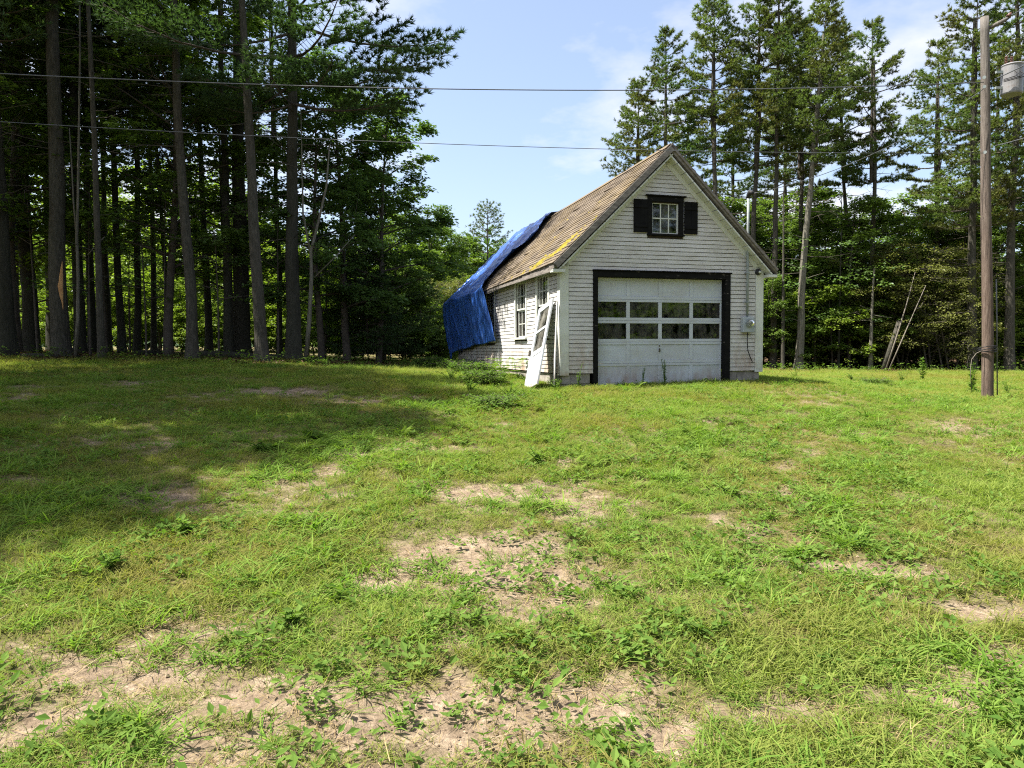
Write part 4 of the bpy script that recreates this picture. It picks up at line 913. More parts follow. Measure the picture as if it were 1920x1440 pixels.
for i, (px, Y, s_) in enumerate([(60, 24.5, 1.4), (150, 37, 1.6), (235, 40, 1.7), (300, 38, 1.6), (365, 41, 1.7), (430, 38, 1.5)]):
    place('beechA', 'hardwood_tree', (px - 960) / FPX * Y, Y, s=s_, label='olive-green leafy tree with thin stem between the pine trunks', group='olive hardwoods between the trunks', names=('trunk', 'crown'))
U = 'yellow-green understory tree lit by the sun behind the pine trunks'
for i, (px, Y, kind, s) in enumerate([(612, 27, 'beechA', .8), (650, 28.5, 'beechB', 1.1), (530, 34, 'beechA', .9), (450, 35.5, 'beechA', 1.0), (340, 34, 'beechA', .9), (270, 36, 'beechA', 1.0), (232, 33, 'beechB', 1.2), (395, 33, 'beechB', 1.2), (185, 34.5, 'beechA', .95), (110, 36, 'beechA', 1.1), (40, 34, 'beechB', 1.3), (-30, 36, 'beechA', 1.2), (575, 36, 'beechA', 1.1), (490, 33, 'beechB', 1.1), (305, 32.5, 'beechB', 1.1), (590, 31, 'beechB', 1.2), (150, 32.5, 'beechB', 1.1)]):
    place(kind, 'understory_tree', (px - 960) / FPX * Y, Y, s=s, label=U, group='sunlit understory behind the pines', names=('trunk', 'crown'))
S = 'thin sapling with sparse leaves among the pine trunks'
for i, (px, Y, s) in enumerate([(170, 22, 1.0), (275, 22.3, .9), (310, 23, 1.1), (245, 26, 1.0), (410, 21.8, .9), (520, 23, 1.0), (75, 22.2, 1.1), (205, 24, 1.2)]):
    place('sapling', 'sapling', (px - 960) / FPX * Y, Y, s=s, label=S, group='saplings under the pines', names=('stem', 'leaves'))
# the pale forked sapling in front of the scarred pine's neighbour
def stick(name, pts, rad, mat, label, cat, n=6, forks=()):
    t = empty(name, pts[0], (0, 0, 0), label, cat); p0 = np.array(pts[0], float)
    MB().tube(np.array(pts, float) - p0, rad, n).build('stem', mat, t, smooth=True)
    for f, fr in forks: MB().tube(np.array(f, float) - p0, fr, 5).build('fork', mat, t, smooth=True)
    return t
Y = 20.4; q = [at(a, b, Y) for a, b in ((142, 672), (146, 600), (147, 520), (144, 445), (146, 380), (148, 250), (150, 100), (149, -40))]
stick('sapling', q, np.linspace(.055, .02, 8), M['bark_pale'], 'pale forked sapling stem rising right beside the scarred pine', 'sapling', forks=[([at(a, b, Y + .05) for a, b in ((144, 445), (138, 380), (134, 300), (130, 240))], np.linspace(.03, .012, 4)), ([at(a, b, Y - .1) for a, b in ((165, 478), (178, 462), (196, 444))], np.linspace(.02, .012, 3))])
Y = 20.6; q = [at(a, b, Y) for a, b in ((574, 676), (580, 600), (584, 520), (583, 470), (596, 420), (612, 350), (618, 270))]
stick('sapling', q, np.linspace(.07, .02, 7), M['bark_pale'], 'pale grey sapling growing tight against the last thick pine', 'sapling', forks=[([at(a, b, Y) for a, b in ((583, 480), (568, 400), (566, 300), (564, 200))], np.linspace(.035, .012, 4)), ([at(a, b, Y) for a, b in ((590, 520), (630, 480), (665, 440))], np.linspace(.022, .008, 3))])
# fallen logs and sticks at the wood's edge
def log(px0, py0, Y0, px1, py1, Y1, r, label):
    a = at(px0, py0, Y0); b = at(px1, py1, Y1); a[2] = H(a[0], a[1]) + r * .8; b[2] = H(b[0], b[1]) + r * .8; n = 9; t = np.linspace(0, 1, n)[:, None]
    P = a + (b - a) * t; P[:, 2] = H(P[:, 0], P[:, 1]) + r * .8 + .02 * np.sin(t[:, 0] * 6)
    o = MB().tube(P - a, np.linspace(r, r * .7, n), 9).build('fallen_log', M['bark_dark'], smooth=True); o.location = a; tag(o, label, 'log')
log(375, 672, 22.4, 545, 676, 21.9, .13, 'fallen log lying across the feet of the dark pine pair')
log(255, 672, 23, 350, 668, 24.5, .10, 'fallen dark log left of the straight grey pine')
log(500, 676, 22.6, 640, 676, 24, .10, 'fallen log behind the last thick pine')
log(40, 682, 20.2, 150, 676, 20.7, .07, 'thin fallen branch at the foot of the scarred pine')

for i, (px, Y, s_) in enumerate([(640, 31, .75), (685, 31.5, .8), (735, 32, .85), (778, 32.5, .8), (815, 31.5, .6), (846, 30.5, .5)]):
    place('darkshrub', 'field_shrub', (px - 960) / FPX * Y, Y, s=s_, label='leafy green shrub closing the gap between the maples and the tarp', cat='shrub', group='shrubs beside the rear of the garage', names=('stems', 'foliage'))
for i in range(11):
    px = 20 + 56 * i; Y = 31.5 + 1.5 * random.random(); place('beechB', 'understory_shrub', (px - 960) / FPX * Y, Y, s=.62 + .2 * random.random(), label='low yellow-green shrub at ground level beyond the pine trunks', cat='shrub', group='low shrubs beyond the pines', names=('stems', 'foliage'))
# ------------------------------------------------------------------ behind the garage
x, y = foot(815, 690, 40); place('mapleB', 'field_tree', x, y, rot=2.0, s=1.05, label='rounded green tree in the gap left of the blue tarp', names=('trunk', 'crown'))
x, y = foot(916, 690, 46); place('spruce', 'pine_tree', x, y, s=1.06, label='lone young pine rising behind the blue tarp', names=('trunk', 'crown'))
for px, Y, kind, s, lab in [(770, 36, 'mapleC', 1.0, 'sunlit green tree behind the hemlock bushes'), (850, 44, 'mapleB', 1.0, 'round tree directly behind the tarp corner'), (900, 47, 'mapleC', 1.1, 'bushy green tree under the lone young pine'), (825, 34, 'brush', .75, 'olive brush beside the rear corner of the garage'), (800, 36, 'brush', .8, 'olive brush at the foot of the rounded tree'), (960, 50, 'mapleB', 1.0, 'green tree hidden low behind the garage roof'), (870, 38, 'beechA', .9, 'yellow-green bush peeping past the tarp'), (760, 44, 'mapleB', 1.1, 'tree far behind the big dark maple')]:
    place(kind, 'field_tree', (px - 960) / FPX * Y, Y, s=s, label=lab, names=('trunk', 'crown'))

# ------------------------------------------------------------------ right wood
def right_pine(px, topx, topy, Y, kind, wpx, label, seed, bark='bark', group=None, rot=None):
    x = (px - 960) / FPX * Y; z0 = float(H(x, Y)); xt = (topx - 960) / FPX * Y; zt = CAMZ + (652 - topy) / FPX * Y
    hh = {'pineA': 16.5, 'pineB': 16, 'pineC': 15, 'pineD': 17.5, 'tallA': 21, 'tallB': 20}[kind]; h = zt - z0; s = h / hh
    t = empty('pine_tree', (x, Y, z0 - .03), (0, math.atan2(xt - x, h), 0), label, 'tree', group)
    add_trunk(t, h * .9, wpx / FPX * Y / 2, bark, .16, seed, 12); a = random.uniform(0, 6.28) if rot is None else rot
    for me, nm in zip(PR[kind], ('branches', 'crown')):
        o = bpy.data.objects.new(nm, me); link(o, t); o.scale = (s, s, s); o.rotation_euler = (0, 0, a)
    return t
right_pine(1200, 1196, 165, 33, 'pineC', 10, 'shorter pine with low green boughs behind the left roof slope', 1)
right_pine(1251, 1246, 72, 32, 'pineB', 11, 'pine standing straight behind the garage peak', 2)
right_pine(1341, 1334, 2, 31, 'pineA', 13, 'tall pine with bare lower trunk just right of the garage peak', 3)
right_pine(1408, 1418, 4, 31, 'pineB', 12, 'pine rising behind the conduit mast', 4)
right_pine(1450, 1452, -26, 30.5, 'pineA', 12, 'tall pine close right of the one behind the mast', 5)
right_pine(1497, 1542, 10, 29.5, 'pineA', 15, 'pale crooked pine trunk leaning right over the dark understory', 6, 'bark_pale')
right_pine(1500, 1490, 60, 33, 'pineC', 11, 'pine half hidden behind the pale crooked trunk', 7)
right_pine(1612, 1556, 70, 33, 'pineC', 10, 'pine leaning left with the sky showing through its lower boughs', 8)
right_pine(1632, 1624, 58, 31, 'pineB', 11, 'pine with a forked pointed top beside the leaning one', 9)
right_pine(1765, 1745, 95, 33, 'pineB', 12, 'pine behind the service cable left of the utility pole', 10)
right_pine(1822, 1815, -20, 28.5, 'pineD', 17, 'large pine with wide low boughs directly behind the utility pole', 11)
right_pine(1893, 1888, -60, 28, 'pineD', 18, 'large pine behind the transformer', 12)
for i, (px, ty, Y, k) in enumerate([(1290, 200, 36, 'pineC'), (1470, 150, 38, 'pineC'), (1860, 120, 35, 'pineB'), (1960, 0, 29, 'pineD'), (2040, -20, 31, 'pineA'), (1375, 200, 40, 'pineC')]):
    right_pine(px, px - 4, ty, Y, k, 10, 'pine of the second row standing behind the tall right-hand pines', 30 + i, 'bark_dark', 'back row of the right wood')
MS = 'leafy maple in the dense understory right of the garage'
for i, (px, Y, kind, s) in enumerate([(1450, 34, 'mapleB', .9), (1500, 34.5, 'mapleB', .95), (1590, 31.5, 'mapleB', .95), (1645, 32, 'mapleB', .92), (1690, 34, 'mapleC', 1.0), (1540, 35, 'mapleC', 1.1), (1390, 35, 'mapleB', .95), (1350, 36, 'mapleC', 1.2), (1320, 35, 'beechA', 1.15), (1870, 32.5, 'mapleB', .95), (1940, 31, 'mapleC', 1.0), (1795, 33, 'mapleB', .95), (1440, 31.5, 'beechB', .9), (1680, 36, 'mapleB', 1.0), (1560, 30.5, 'beechB', 1.0), (1480, 37, 'mapleB', 1.15), (1580, 38, 'mapleB', 1.15), (1740, 36, 'mapleB', 1.1), (1840, 36, 'mapleB', 1.1), (1410, 37, 'mapleC', 1.3), (1530, 30.8, 'mapleC', .72), (1655, 30.6, 'mapleC', .78), (1725, 31.5, 'mapleC', .8), (1845, 30.5, 'beechB', 1.0), (1455, 30.6, 'mapleC', .6)]):
    place(kind, 'maple_tree', (px - 960) / FPX * Y, Y, s=s, label=MS, group='understory maples of the right wood', names=('trunk', 'crown'))
for px, Y, s, lab in [(1735, 29.8, 1.0, 'olive brush leaning over the two dead poles'), (1770, 29.2, .85, 'olive brush left of the pine behind the utility pole'), (1700, 31, 1.0, 'tall olive brush between the maples and the big pine')]:
    place('brush', 'brush_shrub', (px - 960) / FPX * Y, Y, s=s, label=lab, cat='shrub', names=('stems', 'foliage'))
DS = 'dark shrub filling the shade under the right-hand trees'
for i in range(17):
    px = 1410 + i * 34 + random.uniform(-10, 10); Y = random.uniform(32.0, 35.5)
    place('darkshrub', 'understory_shrub', (px - 960) / FPX * Y, Y, s=random.uniform(.75, 1.15), label=DS, cat='shrub', group='dark shrubs of the right wood', names=('stems', 'foliage'))
for i in range(7):
    px = 1300 + i * 110 + random.uniform(-20, 20); Y = random.uniform(36, 39)
    place('darkshrub', 'understory_shrub', (px - 960) / FPX * Y, Y, s=random.uniform(1.1, 1.5), label=DS, cat='shrub', group='dark shrubs of the right wood', names=('stems', 'foliage'))
for px, tx, ty, Y, w, lab, bk in [(1632, 1636, 520, 29.0, 8, 'slim pale trunk in front of the right-hand maples', 'bark_pale'), (1468, 1466, 380, 29.3, 7, 'slim grey trunk near the garage corner', 'bark'), (1572, 1574, 450, 30, 5, 'thin dark trunk between two understory maples', 'bark_dark')]:
    x = (px - 960) / FPX * Y; z0 = float(H(x, Y)); t = empty('young_tree', (x, Y, z0 - .03), (0, math.atan2((tx - px) / FPX * Y, (700 - ty) / FPX * Y), 0), lab, 'tree')
    add_trunk(t, (690 - ty) / FPX * Y + .5, w / FPX * Y / 2, bk, .06, int(px), 5, 1.2)
    o = bpy.data.objects.new('crown', PR['sapling'][1]); link(o, t); o.location = (0, 0, 0); o.scale = (1.1, 1.1, 1.05)
Y = 28.2
stick('dead_pole', [at(a, b, Y) for a, b in ((1660, 696), (1680, 635), (1700, 570), (1716, 510))], [.032, .028, .02, .01], M['dead'], 'bare dead sapling leaning right, the taller of a pair', 'dead sapling')
stick('dead_pole', [at(a, b, Y - .3) for a, b in ((1664, 700), (1690, 640), (1714, 585), (1736, 535))], [.026, .022, .017, .01], M['dead'], 'bare dead sapling leaning right, the lower one with a twig', 'dead sapling', forks=[([at(a, b, Y - .3) for a, b in ((1716, 580), (1726, 576), (1731, 566))], [.012, .009, .004])])
stick('broken_stump', [at(a, b, Y + .3) for a, b in ((1656, 697), (1672, 645), (1686, 602))], [.11, .10, .085], M['bark'], 'broken leaning stub between the two dead saplings', 'stump', n=9)

# woods behind the camera, seen only in the window glass
for i in range(14):
    a = R(285 + i * 7.6); d = random.uniform(19, 25); x, y = d * math.cos(a), d * math.sin(a) - 3
    if y > 7: y = 7
    if i % 2: place('canopy', 'hardwood_tree', x, y, s=random.uniform(.9, 1.1), label='hardwood tree across the yard, mirrored in the garage door panes', group='trees facing the garage', names=('trunk', 'crown'))
    else: place('mapleA', 'hardwood_tree', x, y, s=random.uniform(.95, 1.2), label='hardwood tree across the yard, mirrored in the garage door panes', group='trees facing the garage', names=('trunk', 'crown'))

for i in range(16):
    a = R(292 + i * 6.0); d = random.uniform(17, 19); place('darkshrub', 'yard_shrub', d * math.cos(a), d * math.sin(a) - 3, s=random.uniform(1.2, 1.6), label='dark shrub across the yard, mirrored in the garage door panes', cat='shrub', group='shrubs facing the garage', names=('stems', 'foliage'))
# far wood and hill
def far_wood():
    r = np.random.default_rng(77); mb = MB(); P, D, Nn, T = [], [], [], []
    for i in range(150):
        a = r.uniform(-.85, .85); d = r.uniform(52, 75); x, y = d * math.sin(a), d * math.cos(a); h = r.uniform(6, 10.5) * (1.1 if a < -.25 else 1.0); rad = r.uniform(2.2, 3.6); z0 = float(H(x, y)); m = 420; tv = r.uniform(.2, .8)
        v = unit(r.normal(size=(m, 3))) * (r.random((m, 1)) ** .35); lump = 1 + .25 * np.sin(v[:, :1] * 7 + i) * np.cos(v[:, 2:] * 6)
        p = np.array([x, y, z0 + h * .52]) + v * lump * np.array([rad, rad, h * .50])
        P.append(p); D.append(r.normal(size=(m, 3)) + np.array([0, 0, -.3])); Nn.append(v + r.normal(0, .5, (m, 3)) + np.array([0, 0, .6])); T.append(np.clip(r.normal(tv, .15, m), 0, 1))
    P = np.vstack(P); add_leaves(mb, P, np.vstack(D), np.vstack(Nn), r.uniform(.5, .95, len(P)), r.uniform(.4, .75, len(P)), np.concatenate(T))
    o = mb.build('far_wood', M['far'], attr=True); tag(o, 'distant green wood closing off the field behind the garage', 'wood', kind='stuff')
far_wood()
def hill():
    X, Y = np.meshgrid(np.linspace(-260, 260, 60), np.linspace(150, 420, 24)); Z = 2 + 26 * np.exp(-((Y - 290) / 70) ** 2) * (.75 + .5 * fbm(X * .012 + 9, Y * .01, 3)) * np.exp(-((X + 40) / 220) ** 2) + 2.5 * (fbm(X * .35, Y * .35, 2) - .5)
    Z[0] = -2
    o = MB().grid(np.stack([X, Y, Z], -1)).build('hill', noise_mat('wooded_hill', [(.3, (.022, .045, .018)), (.7, (.06, .10, .03))], freq=.35, bstr=1.0, bdist=1.5), smooth=True); tag(o, kind='structure')
    r = np.random.default_rng(5); n = 26000; xs = r.uniform(-250, 250, n); ys = r.uniform(190, 300, n)
    zs = 2 + 26 * np.exp(-((ys - 290) / 70) ** 2) * (.75 + .5 * fbm(xs * .012 + 9, ys * .01, 3)) * np.exp(-((xs + 40) / 220) ** 2)
    mb = MB(); add_leaves(mb, np.stack([xs, ys, zs + r.uniform(0, 4, n)], -1), r.normal(size=(n, 3)) + np.array([0, 0, .8]), r.normal(size=(n, 3)) + np.array([0, -.6, .6]), r.uniform(1.2, 2.6, n), r.uniform(1, 2, n), r.uniform(.1, .8, n))
    o = mb.build('hill_wood', M['far'], attr=True); tag(o, 'wooded hillside far behind the garage', 'wood', kind='stuff')
hill()

# ------------------------------------------------------------------ utility pole, transformer, wires
PB = at(1852, 750, 15.0); PB[2] = float(H(PB[0], PB[1])); PT = at(1846, 32, 15.0)
pole = empty('utility_pole', PB, (0, 0, 0), 'brown timber utility pole with a transformer at the lawn edge', 'pole')
pv = PT - PB
def pl(f, dx=0, dy=0, dz=0): return pv * f + np.array([dx, dy, dz])
zz = np.linspace(-.03, 1, 30); MB().tube(np.array([pl(f) for f in zz]) + np.stack([.012 * np.sin(zz * 9), .01 * np.cos(zz * 7), 0 * zz], -1), np.linspace(.115, .080, 30), 16).build('pole', M['pole'], pole, smooth=True)
def pfrac(py): return (750 - py) / 718.0
tz = pl(pfrac(151), .50, -.08); TR = empty('transformer'); TR.parent = pole; TR.location = tz; TR.scale = (.80, .80, .80)
MB().tube([(0, 0, -.37), (0, 0, -.34), (0, 0, .33), (0, 0, .36)], [.235, .25, .25, .262], 28).build('tank', M['tank'], TR, smooth=False)
MB().tube([(0, 0, .361), (0, 0, .39), (0, 0, .41)], [.265, .24, .10], 28).build('lid', M['tank'], TR)
def bush(x, y, z):
    q = np.linspace(0, .20, 11); MB().tube(np.stack([0 * q + x, 0 * q + y, z + q], -1), .028 + .016 * (np.arange(11) % 2), 10).build('bushing', M['porcelain'], TR)
bush(-.02, 0, .40); bush(-.20, -.06, .38)
for zz in (-.22, .18): MB().box((-.42, -.03, zz), (-.22, .03, zz + .06)).build('bracket', M['galv'], TR)
MB().tube([(-.22, -.06, .58), (-.15, -.1, .66), (-.03, -.02, .61)], .008, 5).build('jumper', M['wire'], TR)
for k, x in enumerate((-.10, .04, .16)): MB().tube([(x, -.25, .14), (x + .03, -.33, .05), (x - .05, -.36, -.02), (-.35, -.2, -.05 - .03 * k)], .011, 5).build('lead', M['rubber'], TR, smooth=True)
MB().tube([pl(pfrac(52), .09, 0), pl(pfrac(46), .25, -.05), pl(pfrac(38), .42, -.1)], [.035, .045, .03], 10).build('insulator_arm', M['pole'], pole, smooth=True)
MB().tube([pl(pfrac(36), .42, -.1), pl(pfrac(30), .47, -.12)], [.055, .03], 10).build('insulator', M['porcelain'], pole, smooth=True)
for k in range(4):
    th = np.linspace(0, 6.3, 22); rr = .155 + .006 * k; MB().tube(np.stack([rr * np.cos(th) + .0, rr * np.sin(th), pl(pfrac(655))[2] + .02 * k + .035 * np.sin(th + k)], -1) + np.array([pl(pfrac(655))[0], pl(pfrac(655))[1], 0]), .010, 6).build('cable_coil', M['rubber'], pole, smooth=True)
MB().tube([pl(pfrac(655), -.14, -.05), pl(pfrac(660), -.28, -.07), pl(pfrac(672), -.38, -.07), pl(pfrac(690), -.40, -.06), pl(pfrac(735), -.38, -.05)], .006, 6).build('loose_cable', M['dead'], pole, smooth=True)
MB().tube([pl(pfrac(520), .16, -.06), pl(pfrac(600), .165, -.06), pl(pfrac(740), .17, -.05)], .012, 6).build('ground_wire', M['wire'], pole, smooth=True)
for py in (148, 165, 285): MB().tube([pl(pfrac(py), -.10, -.12), pl(pfrac(py), -.13, -.17)], [.02, .035], 8).build('clamp', M['galv'], pole)
def through(a, e, ext, sagm):        # far end of a span that passes through e at 1/(1+ext) of its length
    t = 1 / (1 + ext); b = a + (e - a) * (1 + ext); b[2] = a[2] + (e[2] + 4 * sagm * t * (1 - t) - a[2]) / t; return b
def wire(a, b, sagm, r, label, n=60, extra=0.0):
    a = np.array(a, float); b = np.array(b, float); t = np.linspace(0, 1 + extra, n)[:, None]; P = a + (b - a) * t; P[:, 2] -= 4 * sagm * t[:, 0] * (1 - t[:, 0])
    o = MB().tube(P - a, r, 6).build('power_line', M['wire'], smooth=True); o.location = a; tag(o, label, 'cable')
PA = lambda py, dx=-.12, dy=-.14: PB + pl(pfrac(py), dx, dy)
e1 = at(0, 138, 12.0); a1 = PA(156); wire(a1, through(a1, e1, .45, .45), .45, .0095, 'upper overhead cable crossing from the pole above the garage peak')
e2 = at(270, 244, 12.4); a2 = PA(286); wire(a2, through(a2, e2, .75, .36), .36, .0062, 'lower overhead cable crossing just at the garage peak')
wh = bworld(4.12, -.25, .98 + 2.67); wire(PA(168), wh, .30, .007, 'service cable dropping from the pole to the garage mast')
for py, q, lab in ((34, (1990, -30, 11.5), 'topmost cable running from the insulator arm away from the lawn'), (150, (1990, 85, 11.0), 'cable running past the transformer away from the lawn'), (272, (1990, 236, 11.0), 'lowest cable leaving the pole away from the garage')):
    e = at(*q); wire(PA(py, .12 if py > 40 else .47, -.12), e, .02, .010, lab, 20, 1.2)

# ------------------------------------------------------------------ ground cover: blades as real geometry, scattered
def blade_tuft(seed, nb, hmin, hmax, wd, spread, bend, radius, segs=3):
    r = np.random.default_rng(seed); mb = MB()
    for i in range(nb):
        az = r.uniform(0, 6.283); d = np.array([math.cos(az), math.sin(az), 0]); p = np.array([*(r.normal(0, radius, 2)), 0]); h = r.uniform(hmin, hmax)
        t = np.linspace(0, 1, segs + 1); lean = spread * r.uniform(.3, 1.3); b = bend * r.uniform(.5, 1.4)
        c = p + d * (h * (lean * t + b * t ** 2))[:, None] + np.array([0, 0, 1]) * (h * (t * max(.15, 1 - .45 * lean) - .45 * b * t ** 2.4))[:, None]
        c[:, 2] = np.maximum(c[:, 2], .004 * t)
        tw = r.uniform(-.5, .5); s = np.array([-d[1], d[0], tw]); s /= np.linalg.norm(s); w = wd * r.uniform(.7, 1.3) * np.array([.75, 1.0, .75, 0.0] if segs == 3 else [.9, .8, 0.0])
        V = np.empty((2 * segs + 1, 3)); V[0:2 * segs:2] = c[:-1] - s * w[:-1, None] * .5; V[1:2 * segs:2] = c[:-1] + s * w[:-1, None] * .5; V[-1] = c[-1]
        Q = [(2 * k, 2 * k + 1, 2 * k + 3, 2 * k + 2) for k in range(segs - 1)]; T = [(2 * segs - 2, 2 * segs - 1, 2 * segs)]
        mb.add(V, quads=Q, tris=T, tint=np.full(len(V), r.uniform(0, 1)))
    return mb
def leafy(seed, nl, lmin, lmax, wfac, hgt, rad):
    r = np.random.default_rng(seed); mb = MB(); az = r.uniform(0, 6.283, nl); P = np.stack([r.normal(0, rad, nl), r.normal(0, rad, nl), r.uniform(.01, hgt, nl)], -1)
    D = np.stack([np.cos(az), np.sin(az), r.uniform(-.1, .7, nl)], -1); Nn = np.array([0, 0, 1.0]) + r.normal(0, .3, (nl, 3)); L = r.uniform(lmin, lmax, nl)
    add_leaves(mb, P, D, Nn, L, L * wfac, r.uniform(0, 1, nl), .18); return mb
def frondy(seed, nf, lf, hgt):
    r = np.random.default_rng(seed); mb = MB()
    for i in range(nf):
        az = r.uniform(0, 6.283); d = np.array([math.cos(az), math.sin(az), 0]); t = np.linspace(.12, 1, 11); L = lf * r.uniform(.7, 1.2)
        c = d * (L * .8 * t)[:, None] + np.array([0, 0, 1]) * (hgt * (t * 1.7 - .95 * t ** 2))[:, None]; s = np.array([-d[1], d[0], 0])
        for sg in (-1, 1): add_leaves(mb, c, s * sg + d * .35 + np.array([0, 0, -.1]), np.array([0, 0, 1.0]) + r.normal(0, .15, (11, 3)), L * .30 * (1.12 - t), L * .085, np.full(11, r.uniform(.2, .9)), .05)
    return mb
def scatter(name, protos, mat, P, scl, tilt, label, cat):
    c = bpy.data.collections.new(name + '_blades')
    for i, mb in enumerate(protos):
        o = bpy.data.objects.new('%s_%02d' % (name, i), mb.mesh(name, M[mat], False, True)); c.objects.link(o)
    n = len(P); r = np.random.default_rng(len(name)); me = bpy.data.meshes.new(name); me.vertices.add(n); me.vertices.foreach_set('co', P.astype(np.float32).ravel())
    rot = np.stack([r.normal(0, tilt, n), r.normal(0, tilt, n), r.uniform(0, 6.283, n)], -1)
    for nm, tp, v, k in (('rot', 'FLOAT_VECTOR', rot, 'vector'), ('scl', 'FLOAT', scl, 'value'), ('idx', 'INT', r.integers(0, len(protos), n), 'value')):
        a = me.attributes.new(nm, tp, 'POINT'); a.data.foreach_set(k, np.asarray(v, np.int32 if tp == 'INT' else np.float32).ravel())
    me.update(); o = bpy.data.objects.new(name, me); link(o); tag(o, label, cat, kind='stuff')
    ng = bpy.data.node_groups.new(name, 'GeometryNodeTree'); ng.interface.new_socket('Geometry', in_out='INPUT', socket_type='NodeSocketGeometry'); ng.interface.new_socket('Geometry', in_out='OUTPUT', socket_type='NodeSocketGeometry')
    gi = ng.nodes.new('NodeGroupInput'); go = ng.nodes.new('NodeGroupOutput'); ip = ng.nodes.new('GeometryNodeInstanceOnPoints'); ci = ng.nodes.new('GeometryNodeCollectionInfo')
    ci.inputs['Collection'].default_value = c; ci.inputs['Separate Children'].default_value = True; ci.inputs['Reset Children'].default_value = True
    def na(nm, tp):
        q = ng.nodes.new('GeometryNodeInputNamedAttribute'); q.data_type = tp; q.inputs['Name'].default_value = nm; return q.outputs['Attribute']
    ng.links.new(gi.outputs[0], ip.inputs['Points']); ng.links.new(ci.outputs[0], ip.inputs['Instance']); ip.inputs['Pick Instance'].default_value = True
    ng.links.new(na('idx', 'INT'), ip.inputs['Instance Index']); ng.links.new(na('rot', 'FLOAT_VECTOR'), ip.inputs['Rotation']); ng.links.new(na('scl', 'FLOAT'), ip.inputs['Scale'])
    ng.links.new(ip.outputs[0], go.inputs[0]); md = o.modifiers.new('scatter', 'NODES'); md.node_group = ng; return o

def in_garage(x, y, pad=0.03):
    c, s = math.cos(YAW), math.sin(YAW); dx, dy = x - BLD[0], y - BLD[1]; lx = dx * c + dy * s; ly = -dx * s + dy * c
    return (lx > -pad) & (lx < W + pad) & (ly > -pad) & (ly < LEN + pad)
def lawn_points(n, ymin, ymax, power, seed, margin=1.25):
    r = np.random.default_rng(seed); u = r.random(n); y = (ymin ** power + u * (ymax ** power - ymin ** power)) ** (1 / power)
    x = r.uniform(-1, 1, n) * (y * .725 * margin + .3); return x, y, r
def zs(x, y):
    near = np.clip(1.4 - np.hypot(x, y - 5) / 14, 0, 1); D = dirtmask(x, y)
    return H(x, y) + near * ((fbm(x * 1.3, y * 1.3, 3) - .5) * .07 + (fbm(x * 6, y * 6, 3) - .5) * .028 - .012 * D) - .004
def P3(x, y): return np.stack([x, y, zs(x, y)], -1)
def lush(x, y):        # how vigorous the turf is
    return np.clip(fbm(x * .55 + 11, y * .55 + 4, 3) * 1.7 - .35, 0, 1)

# fine turf
x, y, r = lawn_points(125000, 1.9, 31, 1.25, 1); D = dirtmask(x, y); Lm = littermask(x, y)
keep = (r.random(len(x)) < ((1 - D) * .95 + .08) * np.clip(.72 + (y - 4) / 16, .72, 1)) & (r.random(len(x)) > Lm * .93) & ~in_garage(x, y); x, y, D = x[keep], y[keep], D[keep]
s = (.55 + .75 * lush(x, y)) * r.uniform(.65, 1.25, len(x)) * (1 + np.clip((y - 9) / 14, 0, 1) * .75) * (1 - .4 * D)
scatter('lawn_grass', [blade_tuft(i, 20, .05, .11, .0050, .65, .55, .045, 2) for i in range(6)], 'grass', P3(x, y), s, .15, 'fine uneven lawn grass between the bare soil patches', 'grass')
# coarse spreading clumps
x, y, r = lawn_points(22000, 1.9, 20, 1.3, 2); D = dirtmask(x, y); Lm = littermask(x, y); cl = fbm(x * 1.1 + 3, y * 1.1 + 8, 3)
keep = (r.random(len(x)) < np.clip((cl - .36) * 5.5, .12, 1) * (1 - .55 * D)) & (Lm < .5) & ~in_garage(x, y, .1); x, y = x[keep], y[keep]
s = r.uniform(.5, 1.25, len(x)) * np.clip(.55 + 1.6 * (fbm(x * 1.3, y * 1.3 + 30, 2) - .35), .45, 1.5)
scatter('coarse_grass', [blade_tuft(20 + i, 20, .07, .165, .0078, .85, .75, .035, 3) for i in range(6)], 'crab', P3(x, y), s, .2, 'coarse spreading tufts of bright green grass', 'grass')
# straw and dead blades lying on the soil
x, y, r = lawn_points(30000, 1.9, 24, 1.25, 3); D = dirtmask(x, y); keep = (r.random(len(x)) < .25 + .6 * np.clip(D * 2, 0, 1) * (1 - .6 * D) + .3 * (fbm(x * .5 + 60, y * .5, 3) > .55)) & ~in_garage(x, y); x, y = x[keep], y[keep]
scatter('dry_grass', [blade_tuft(40 + i, 11, .035, .085, .0032, 1.25, .5, .05, 2) for i in range(4)], 'straw', P3(x, y), r.uniform(.6, 1.3, len(x)), .2, 'dry straw-coloured grass on the bare soil', 'grass')
# broad-leaved weeds and clover in the turf
x, y, r = lawn_points(15000, 1.9, 22, 1.35, 4); D = dirtmask(x, y); Lm = littermask(x, y); cl = fbm(x * .8 + 23, y * .8 + 1, 3)
keep = (r.random(len(x)) < np.clip((cl - .39) * 4, .08, 1) * (1 - .6 * D)) & (Lm < .5) & ~in_garage(x, y, .1); x, y = x[keep], y[keep]
scatter('lawn_weeds', [leafy(60 + i, 18, .020, .060, .5, .07, .05) for i in range(6)], 'weed', P3(x, y), r.uniform(.6, 1.35, len(x)), .15, 'low broad-leaved weeds in the turf', 'weeds')
